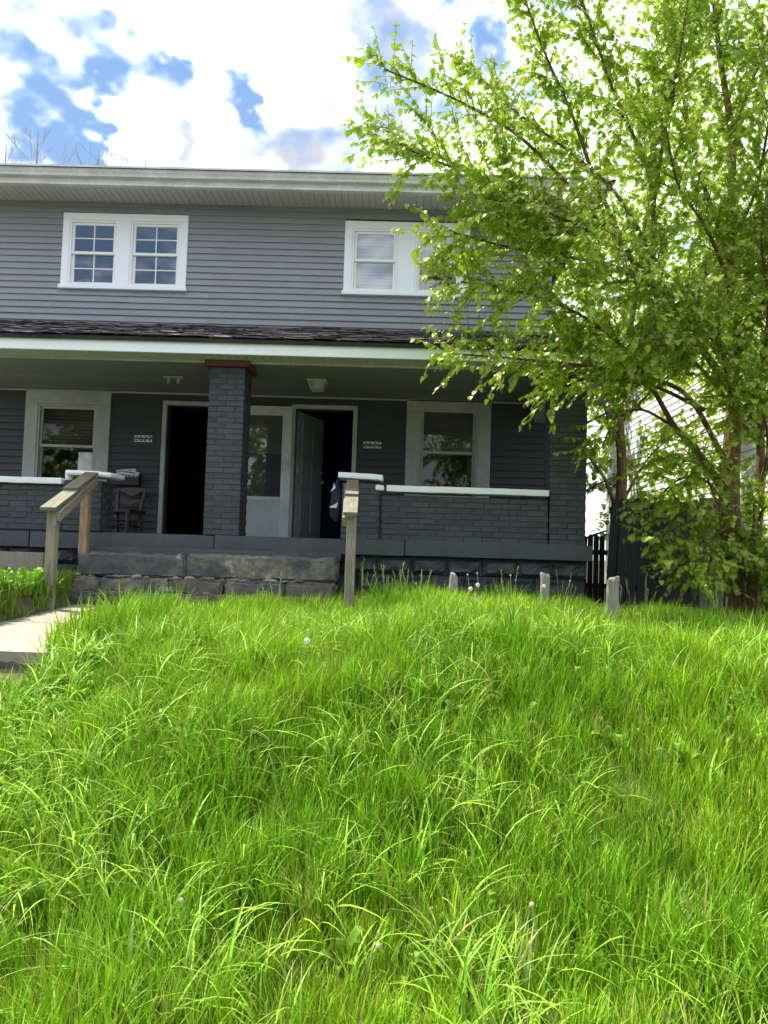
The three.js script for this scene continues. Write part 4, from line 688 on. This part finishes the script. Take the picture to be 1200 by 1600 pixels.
// bare trees beyond the roof
{
  const tops = [[60, 205, 40, 'tallest bare tree showing above the roof at far left'], [155, 232, 42, 'middle bare tree showing above the roof'], [228, 238, 44, 'small bare tree above the roof, nearest the cloud'], [10, 228, 40, 'bare tree at the left picture edge above the roof']];
  tops.forEach(([x, y, d, label], i) => {
    const rnd = rng(70 + i), top = at(x, y, d), t = thing('bare_tree', label, 'tree', [top.x, 0.9, top.z], 0, 'bare trees beyond the roof'), H = top.y - 0.9, parts = [], tr = [new THREE.Vector3(0, 0, 0), new THREE.Vector3(0.2, H * 0.5, 0), new THREE.Vector3(0, H * 0.88, 0), new THREE.Vector3(0, H, 0)];
    mesh('trunk', limbTube(bend(tr, 14), 0.22, 0.012, 8), M.barkGrey, t);
    const fork = (p, d, L, r, n) => { const e = p.clone().addScaledVector(d, L), m = p.clone().lerp(e, 0.5).add(new THREE.Vector3((rnd() - 0.5) * 0.12 * L, 0.06 * L, (rnd() - 0.5) * 0.12 * L)); parts.push(limbTube(bend([p, m, e], 4), r, r * 0.5, 4)); if (!n) return; for (let k = 0; k < 4; k++) { const u = rnd() * 0.7 + 0.3; fork(p.clone().lerp(e, u), d.clone().add(new THREE.Vector3(rnd() - 0.5, 0.2 + rnd() * 0.3, rnd() - 0.5).multiplyScalar(1.1)).normalize(), L * (0.4 + 0.25 * rnd()), r * 0.6, n - 1); } };
    for (let k = 0; k < 18; k++) { const a = k * 2.4, u = 0.55 + 0.44 * k / 18; fork(new THREE.Vector3(0.1 * (1 - u), H * u, 0), new THREE.Vector3(Math.cos(a), 0.9, Math.sin(a)).normalize(), (1 - u) * H * 0.42 + 0.7, 0.030 * (1.25 - u) + 0.006, 2); }
    tag(mesh('crown', mergeGeometries(parts), M.barkGrey, t), null, null, null, 'stuff');
  });
}

// ------------------------------------------------------------------ grass
function tuft(rnd, n, hMin, hMax, spread, lean, wide) {
  const pos = [], tone = [], seg = lean > 1 ? 7 : 4;
  for (let b = 0; b < n; b++) {
    const a = rnd() * 6.283, rad0 = spread * Math.sqrt(rnd()), bx = Math.cos(a) * rad0, bz = Math.sin(a) * rad0, h = lerp(hMin, hMax, rnd()), dir = rnd() * 6.283, l = lean * (0.25 + 1.1 * rnd() * rnd()), w = wide * (0.6 + 0.7 * rnd()), tw = dir + Math.PI / 2 + (rnd() - 0.5) * 0.9, kink = 0.7 + 0.9 * rnd();
    const dry = rnd() < 0.03, hue = 0.56 + 0.9 * rnd() * rnd() + 0.42 * rnd(), blade = dry ? [1.5, 0.9, 2.6] : [hue * (0.8 + 0.5 * rnd()), hue, hue * (0.55 + 0.7 * rnd())];
    const P0 = (t) => { const th = l * Math.pow(t, kink) * 1.5, y = h * (t - 0.22 * l * t * t * t), o = h * Math.sin(Math.min(1.4, th * 0.75)) * t; return [bx + Math.cos(dir) * o, y * Math.cos(Math.min(1.25, th * 0.62)), bz + Math.sin(dir) * o]; };
    const W = (t) => w * (t < 0.35 ? 0.7 + 0.3 * t / 0.35 : 1 - Math.pow((t - 0.35) / 0.65, 1.6)), ring = (t) => { const p = P0(t), q = W(t) / 2; return [[p[0] - Math.cos(tw) * q, p[1], p[2] - Math.sin(tw) * q], [p[0] + Math.cos(tw) * q, p[1], p[2] + Math.sin(tw) * q]]; };
    for (let s = 0; s < seg; s++) { const [A, B] = ring(s / seg), [C, D] = ring((s + 1) / seg); pos.push(...A, ...B, ...D); if (s < seg - 1) pos.push(...A, ...D, ...C); }
    while (tone.length < pos.length) tone.push(...blade);
  }
  const g = new THREE.BufferGeometry(); g.setAttribute('position', new THREE.Float32BufferAttribute(pos, 3)); g.setAttribute('color', new THREE.Float32BufferAttribute(tone, 3)); g.computeVertexNormals(); return g;
}
const onPath = (x, z, m = 0) => x > -3.36 + m && x < -2.30 - m && z > -8.1 && z < -4.75;
const indoors = (x, z) => z < -8.93 && x < 2.35 || (x > -3.5 && x < -0.7 && z < -8.02);
function scatter(name, label, geos, m, points, colour) {
  const rnd = rng(points.length + 5), sets = geos.map(() => []); points.forEach((p) => sets[Math.floor(rnd() * geos.length)].push(p));
  sets.forEach((s, k) => {
    const I = new THREE.InstancedMesh(geos[k], m, s.length), q = new THREE.Quaternion(), e = new THREE.Euler(), c = new THREE.Color(), m4 = new THREE.Matrix4(); I.name = numbered(name); I.castShadow = I.receiveShadow = true;
    s.forEach(([x, z, sc, tilt], i) => { e.set((rnd() - 0.5) * tilt, rnd() * 6.283, (rnd() - 0.5) * tilt); m4.compose(new THREE.Vector3(x, groundY(x, z) - 0.01, z), q.setFromEuler(e), new THREE.Vector3(sc, sc * (0.85 + 0.3 * rnd()), sc)); I.setMatrixAt(i, m4); I.setColorAt(i, c.setRGB(...colour(x, z, rnd))); });
    tag(I, label, null, null, 'stuff'); scene.add(I);
  });
}
const grassMat = mat([1, 1, 1], { rough: 0.55, trans: 0.52, side: true, spec: 0.25 });
const bladeMat = mat([1, 1, 1], { rough: 0.5, trans: 0.52, side: true, spec: 0.32, vc: true });
const patch = (x, z) => fbm(x * 1.1 + 3, z * 1.1, 6, 3), patch2 = (x, z) => fbm(x * 2.6 + 13, z * 2.6, 16, 3);
{
  const rnd = rng(501), fineT = [0, 1, 2, 3, 4].map(() => tuft(rnd, 13, 0.12, 0.30, 0.06, 0.55, 0.0082)), longT = [0, 1, 2, 3].map(() => tuft(rnd, 7, 0.24, 0.42, 0.06, 1.15, 0.0088)), shortT = [0, 1, 2].map(() => tuft(rnd, 14, 0.06, 0.15, 0.06, 0.7, 0.0085));
  const fine = [], long = [], low = [];
  for (let z = -1.85; z > -8.9;) {
    const near = z > -5, st = near ? 0.046 : 0.062, half = 0.60 * -z + 1.4;
    for (let x = -half; x < half; x += st) {
      const X = x + (rnd() - 0.5) * st * 1.6, Z = z + (rnd() - 0.5) * st * 1.6; if (onPath(X, Z) || indoors(X, Z)) continue;
      const p = patch(X, Z), q = patch2(X, Z), edge = sstep(-1.85, -2.5, Z), tall = (0.55 + 0.60 * p) * (0.80 + 0.5 * sstep(0.42, 0.68, q));
      if (rnd() < 0.10 + 0.10 * (1 - edge)) low.push([X, Z, 0.9 + 0.4 * rnd(), 0.5]);
      if (X < -3.3 && Z < -5.6) { low.push([X, Z, 1.2 + 0.5 * rnd(), 0.4]); fine.push([X, Z, 0.6 + 0.3 * rnd(), 0.5]); continue; }
      fine.push([X, Z, tall * (0.7 + 0.3 * edge), 0.45]); if (near && rnd() < 0.35) fine.push([X + 0.02, Z + 0.02, tall * 0.8, 0.7]);
      if (rnd() < 0.40 * sstep(0.40, 0.64, patch2(X + 60, Z)) * (near ? 1 : 0.6) + 0.015) long.push([X, Z, (0.65 + 0.4 * rnd()) * (0.5 + 0.5 * edge) * (near ? 1 : 0.8), 0.4]);
    }
    z -= st;
  }
  const col = (x, z, r) => { const p = patch(x + 20, z), y = r(), k = 0.80 + 0.45 * r(), s = sstep(0.35, 0.65, p), bare = sstep(-2.9, -2.1, z) * 0.5; const a = [lerp(0.205, 0.295, s), lerp(0.405, 0.49, s), lerp(0.016, 0.024, s)]; if (y > 0.975 - 0.12 * bare) return [0.36 * k, 0.33 * k, 0.13 * k]; return a.map((v) => v * k); };
  for (let i = 0; i < 90; i++) { const Z = lerp(-7.4, -4.9, rnd()); fine.push([-2.32 + 0.18 * (rnd() - 0.5), Z, 1.0 + 0.4 * rnd(), 0.6]); if (i % 3 === 0) long.push([-2.28 + 0.2 * (rnd() - 0.5), Z, 0.8 + 0.4 * rnd(), 0.5]); }
  for (let i = 0; i < 130; i++) { const a = rnd() * 6.3, q = Math.sqrt(rnd()); fine.push([-2.05 + 0.38 * q * Math.cos(a), -6.0 + 0.7 * q * Math.sin(a), 1.15 + 0.45 * rnd(), 0.4]); }
  scatter('grass', 'bright green uncut grass covering the lawn and bank', fineT, bladeMat, fine, col);
  scatter('long_grass', 'long arching grass blades among the lawn', longT, bladeMat, long, (x, z, r) => { const k = 0.85 + 0.5 * r(); return r() > 0.97 ? [0.42 * k, 0.38 * k, 0.16 * k] : [0.285 * k, 0.455 * k, 0.04 * k]; });
  scatter('short_grass', 'low dense grass and clover between the taller blades', shortT, bladeMat, low, (x, z, r) => { const k = 0.8 + 0.4 * r(); return [0.17 * k, 0.31 * k, 0.03 * k]; });
  console.log('grass', fine.length, long.length, low.length);
}
// broad-leaved weeds
function rosette(rnd, n, L, w, rise) { // blades lying outwards from one root
  const v = []; for (let k = 0; k < n; k++) { const a = k * 2.4 + rnd(), l = L * (0.6 + 0.5 * rnd()), up = rise * (0.5 + rnd()), N = 5, C = [Math.cos(a), Math.sin(a)], S = [-C[1], C[0]], row = (t) => { const o = l * t * (0.9 - 0.1 * t), y = l * up * Math.sin(t * 2.3) * 0.6 + 0.01, q = w * l * Math.sin(Math.PI * Math.pow(t, 0.8)) + 0.002, dip = 0.25 * q; return [[C[0] * o - S[0] * q, y + dip, C[1] * o - S[1] * q], [C[0] * o, y, C[1] * o], [C[0] * o + S[0] * q, y + dip, C[1] * o + S[1] * q]]; };
    for (let i = 0; i < N; i++) { const A = row(i / N), B = row((i + 1) / N); v.push(...A[0], ...A[1], ...B[1], ...A[0], ...B[1], ...B[0], ...A[1], ...A[2], ...B[2], ...A[1], ...B[2], ...B[1]); } }
  let g = new THREE.BufferGeometry(); g.setAttribute('position', new THREE.Float32BufferAttribute(v, 3)); g = mergeVertices(g, 1e-5); g.computeVertexNormals(); return g;
}
{
  const rnd = rng(901), pts = [];
  for (let i = 0; i < 900; i++) { const z = -2.1 - 6.3 * rnd(), x = (rnd() * 2 - 1) * (0.6 * -z + 0.8); if (!onPath(x, z, -0.05) && !indoors(x, z) && patch2(x + 40, z) > 0.45) pts.push([x, z, 0.4 + 0.45 * rnd(), 0.6]); }
  scatter('lawn_weeds', 'scattered broad weed leaves low in the grass', [0, 1].map(() => rosette(rnd, 7, 0.17, 0.16, 1.2)), grassMat, pts, (x, z, r) => { const k = 0.8 + 0.4 * r(); return [0.20 * k, 0.34 * k, 0.03 * k]; });
  const edge = []; for (let i = 0; i < 380; i++) { const z = lerp(-4.95, -2.9, rnd()), x = lerp(-3.2, -1.75, rnd()) + 0.3 * rnd() * rnd(); edge.push([x, z, 0.5 + 0.6 * rnd(), 0.8]); }
  for (let i = 0; i < 110; i++) { const z = lerp(-8.2, -6.0, rnd()), x = lerp(-5.2, -3.38, Math.pow(rnd(), 0.6)); edge.push([x, z, 0.7 + 0.6 * rnd(), 0.6]); }
  scatter('path_weeds', 'lush broad-leaved weeds crowding the edges of the concrete path', [0, 1, 2].map((k) => rosette(rnd, 13, 0.10, 0.2 + 0.05 * k, 1.9)), grassMat, edge, (x, z, r) => { const k = 0.8 + 0.45 * r(); return [0.24 * k, 0.43 * k, 0.03 * k]; });
}
{
  const rnd = rng(333), t = [0, 1].map(() => tuft(rnd, 9, 0.10, 0.26, 0.03, 0.9, 0.007)), pts = [];
  for (let i = 0; i < 34; i++) pts.push([lerp(-3.1, -0.7, rnd()), -8.08 + 0.12 * rnd(), 0.8 + 0.5 * rnd(), 0.5]);
  scatter('step_weeds', 'thin weeds growing at the foot of the crumbling steps', t, bladeMat, pts, (x, z, r) => { const k = 0.8 + 0.4 * r(); return [0.22 * k, 0.36 * k, 0.05 * k]; });
}
// flowers gone to seed
function dandelion(label, x, z, h, head, group, lean = 0.06) {
  const y = groundY(x, z), g = thing(head === 'yellow' ? 'yellow_flower' : 'dandelion', label, 'flower', [x, y, z], 0, group), tip = new THREE.Vector3(lean, h, lean * 0.4);
  mesh('stem', limbTube(bend([new THREE.Vector3(), new THREE.Vector3(lean * 0.2, h * 0.55, 0), tip], 6), 0.003, 0.0022, 5), mat([0.26, 0.27, 0.12], { rough: 0.7 }), g);
  if (head === 'yellow') { const v = []; for (let k = 0; k < 40; k++) { const a = k * 2.4, r = 0.022 * Math.sqrt(k / 40) + 0.006, c = Math.cos(a), s = Math.sin(a), w = 0.003; v.push(-s * w, 0, c * w, s * w, 0, -c * w, c * r, 0.012 - r * 0.3, s * r); } const q = new THREE.BufferGeometry(); q.setAttribute('position', new THREE.Float32BufferAttribute(v, 3)); q.computeVertexNormals(); mesh('flower_head', q, mat([0.85, 0.42, 0.02], { side: true }), g, tip.x, tip.y, tip.z); return; }
  const v = [], r = head === 'ball' ? 0.019 : 0.008; for (let k = 0; k < 56; k++) { const t = Math.acos(1 - 2 * (k + 0.5) / 56 * (head === 'ball' ? 1 : 0.6)), a = k * 2.39996, d = new THREE.Vector3(Math.sin(t) * Math.cos(a), Math.cos(t), Math.sin(t) * Math.sin(a)), e = new THREE.Vector3(-Math.sin(a), 0, Math.cos(a)).multiplyScalar(0.0016); const o = d.clone().multiplyScalar(r * 0.15), p = d.clone().multiplyScalar(r); v.push(...o.toArray(), ...p.clone().add(e).toArray(), ...p.clone().sub(e).toArray()); const f = new THREE.Vector3().crossVectors(d, e).setLength(0.006); v.push(...p.clone().add(f).toArray(), ...p.clone().sub(f).toArray(), ...p.clone().add(e.clone().multiplyScalar(3)).toArray()); }
  const q = new THREE.BufferGeometry(); q.setAttribute('position', new THREE.Float32BufferAttribute(v, 3)); q.computeVertexNormals(); mesh('seed_head', q, mat(head === 'ball' ? [0.72, 0.71, 0.68] : [0.5, 0.44, 0.32], { side: true, rough: 0.9 }), g, tip.x, tip.y, tip.z); mesh('flower_base', new THREE.SphereGeometry(0.005, 8, 6), mat([0.3, 0.25, 0.15]), g, tip.x, tip.y, tip.z);
}
{
  const put = (pxx, pyy, d, h, head, label, lean) => { const p = at(pxx, pyy, d), gy = groundY(p.x - (lean ?? 0.06), p.z); dandelion(label, p.x - (lean ?? 0.06), p.z, Math.max(h, p.y - gy), head, 'dandelions gone to seed in the lawn', lean); };
  put(731, 898, 7.2, 0.2, 'bud', 'thin dandelion stalk just right of the split grey post', -0.03); put(746, 896, 7.2, 0.2, 'bud', 'tallest dandelion stalk between the two posts', -0.02); put(735, 920, 6.9, 0.2, 'ball', 'white dandelion clock lowest beside the grey post'); put(746, 914, 6.9, 0.2, 'ball', 'round white dandelion clock under the tall stalks'); put(798, 899, 7.2, 0.2, 'bud', 'dandelion stalk midway between the two split posts', -0.01); put(849, 916, 6.9, 0.2, 'ball', 'white dandelion clock in front of the second split post'); put(890, 908, 7.3, 0.2, 'bud', 'dandelion stalk near the right end of the foundation'); put(650, 912, 7.2, 0.2, 'bud', 'dandelion stalk left of the first grey post', -0.02);
  put(480, 1016, 4.6, 0.2, 'ball', 'white dandelion clock in the middle of the lawn'); put(210, 966, 6.2, 0.2, 'ball', 'white dandelion clock beside the path near the steps'); put(280, 1436, 2.75, 0.2, 'bud', 'spent dandelion stalk at the lower left of the bank', -0.05); put(592, 1472, 2.65, 0.2, 'bud', 'spent dandelion stalk at the bottom middle of the bank'); put(832, 1415, 2.8, 0.2, 'bud', 'pale dandelion stalk at the lower right of the bank', -0.02);
  const y = at(822, 950, 6.0), gy = groundY(y.x, y.z); dandelion('orange-yellow flower in the grass below the second split post', y.x, y.z, Math.max(0.16, y.y - gy), 'yellow', null, 0.01);
}
{ // tall seeding grass by the wall
  const rnd = rng(777), geos = [0, 1, 2].map(() => { const parts = []; for (let k = 0; k < 5; k++) { const h = 0.3 + 0.22 * rnd(), a = rnd() * 6.3, l = 0.05 + 0.1 * rnd(), b = new THREE.Vector3(Math.cos(a) * 0.03, 0, Math.sin(a) * 0.03), e = b.clone().add(new THREE.Vector3(Math.cos(a) * l, h, Math.sin(a) * l)); parts.push(limbTube(bend([b, b.clone().lerp(e, 0.55).add(new THREE.Vector3(0, 0.03, 0)), e], 5), 0.0022, 0.0012, 3)); for (let s = 0; s < 14; s++) { const p = b.clone().lerp(e, 0.7 + 0.31 * s / 14); p.y += 0.01; parts.push(limbTube([p, p.clone().add(new THREE.Vector3((rnd() - 0.5) * 0.03, 0.025, (rnd() - 0.5) * 0.03))], 0.003, 0.001, 3)); } } return mergeGeometries(parts); });
  const pts = []; for (let i = 0; i < 13; i++) { const x = i < 7 ? lerp(-0.5, 0.35, rnd()) : i < 10 ? lerp(-3.0, 4, rnd()) : lerp(-1.6, 4, rnd()), z = lerp(-8.0, -6.9, rnd()); if (!onPath(x, z) && !indoors(x, z)) pts.push([x, z, 0.75 + 0.35 * rnd(), 0.2]); }
  scatter('seeding_grass', 'tall seeding grass stalks along the front of the porch', geos, mat([1, 1, 1], { rough: 0.7, trans: 0.25, side: true }), pts, (x, z, r) => { const k = 0.8 + 0.4 * r(); return [0.26 * k, 0.36 * k, 0.09 * k]; });
}

renderer.render(scene, camera);
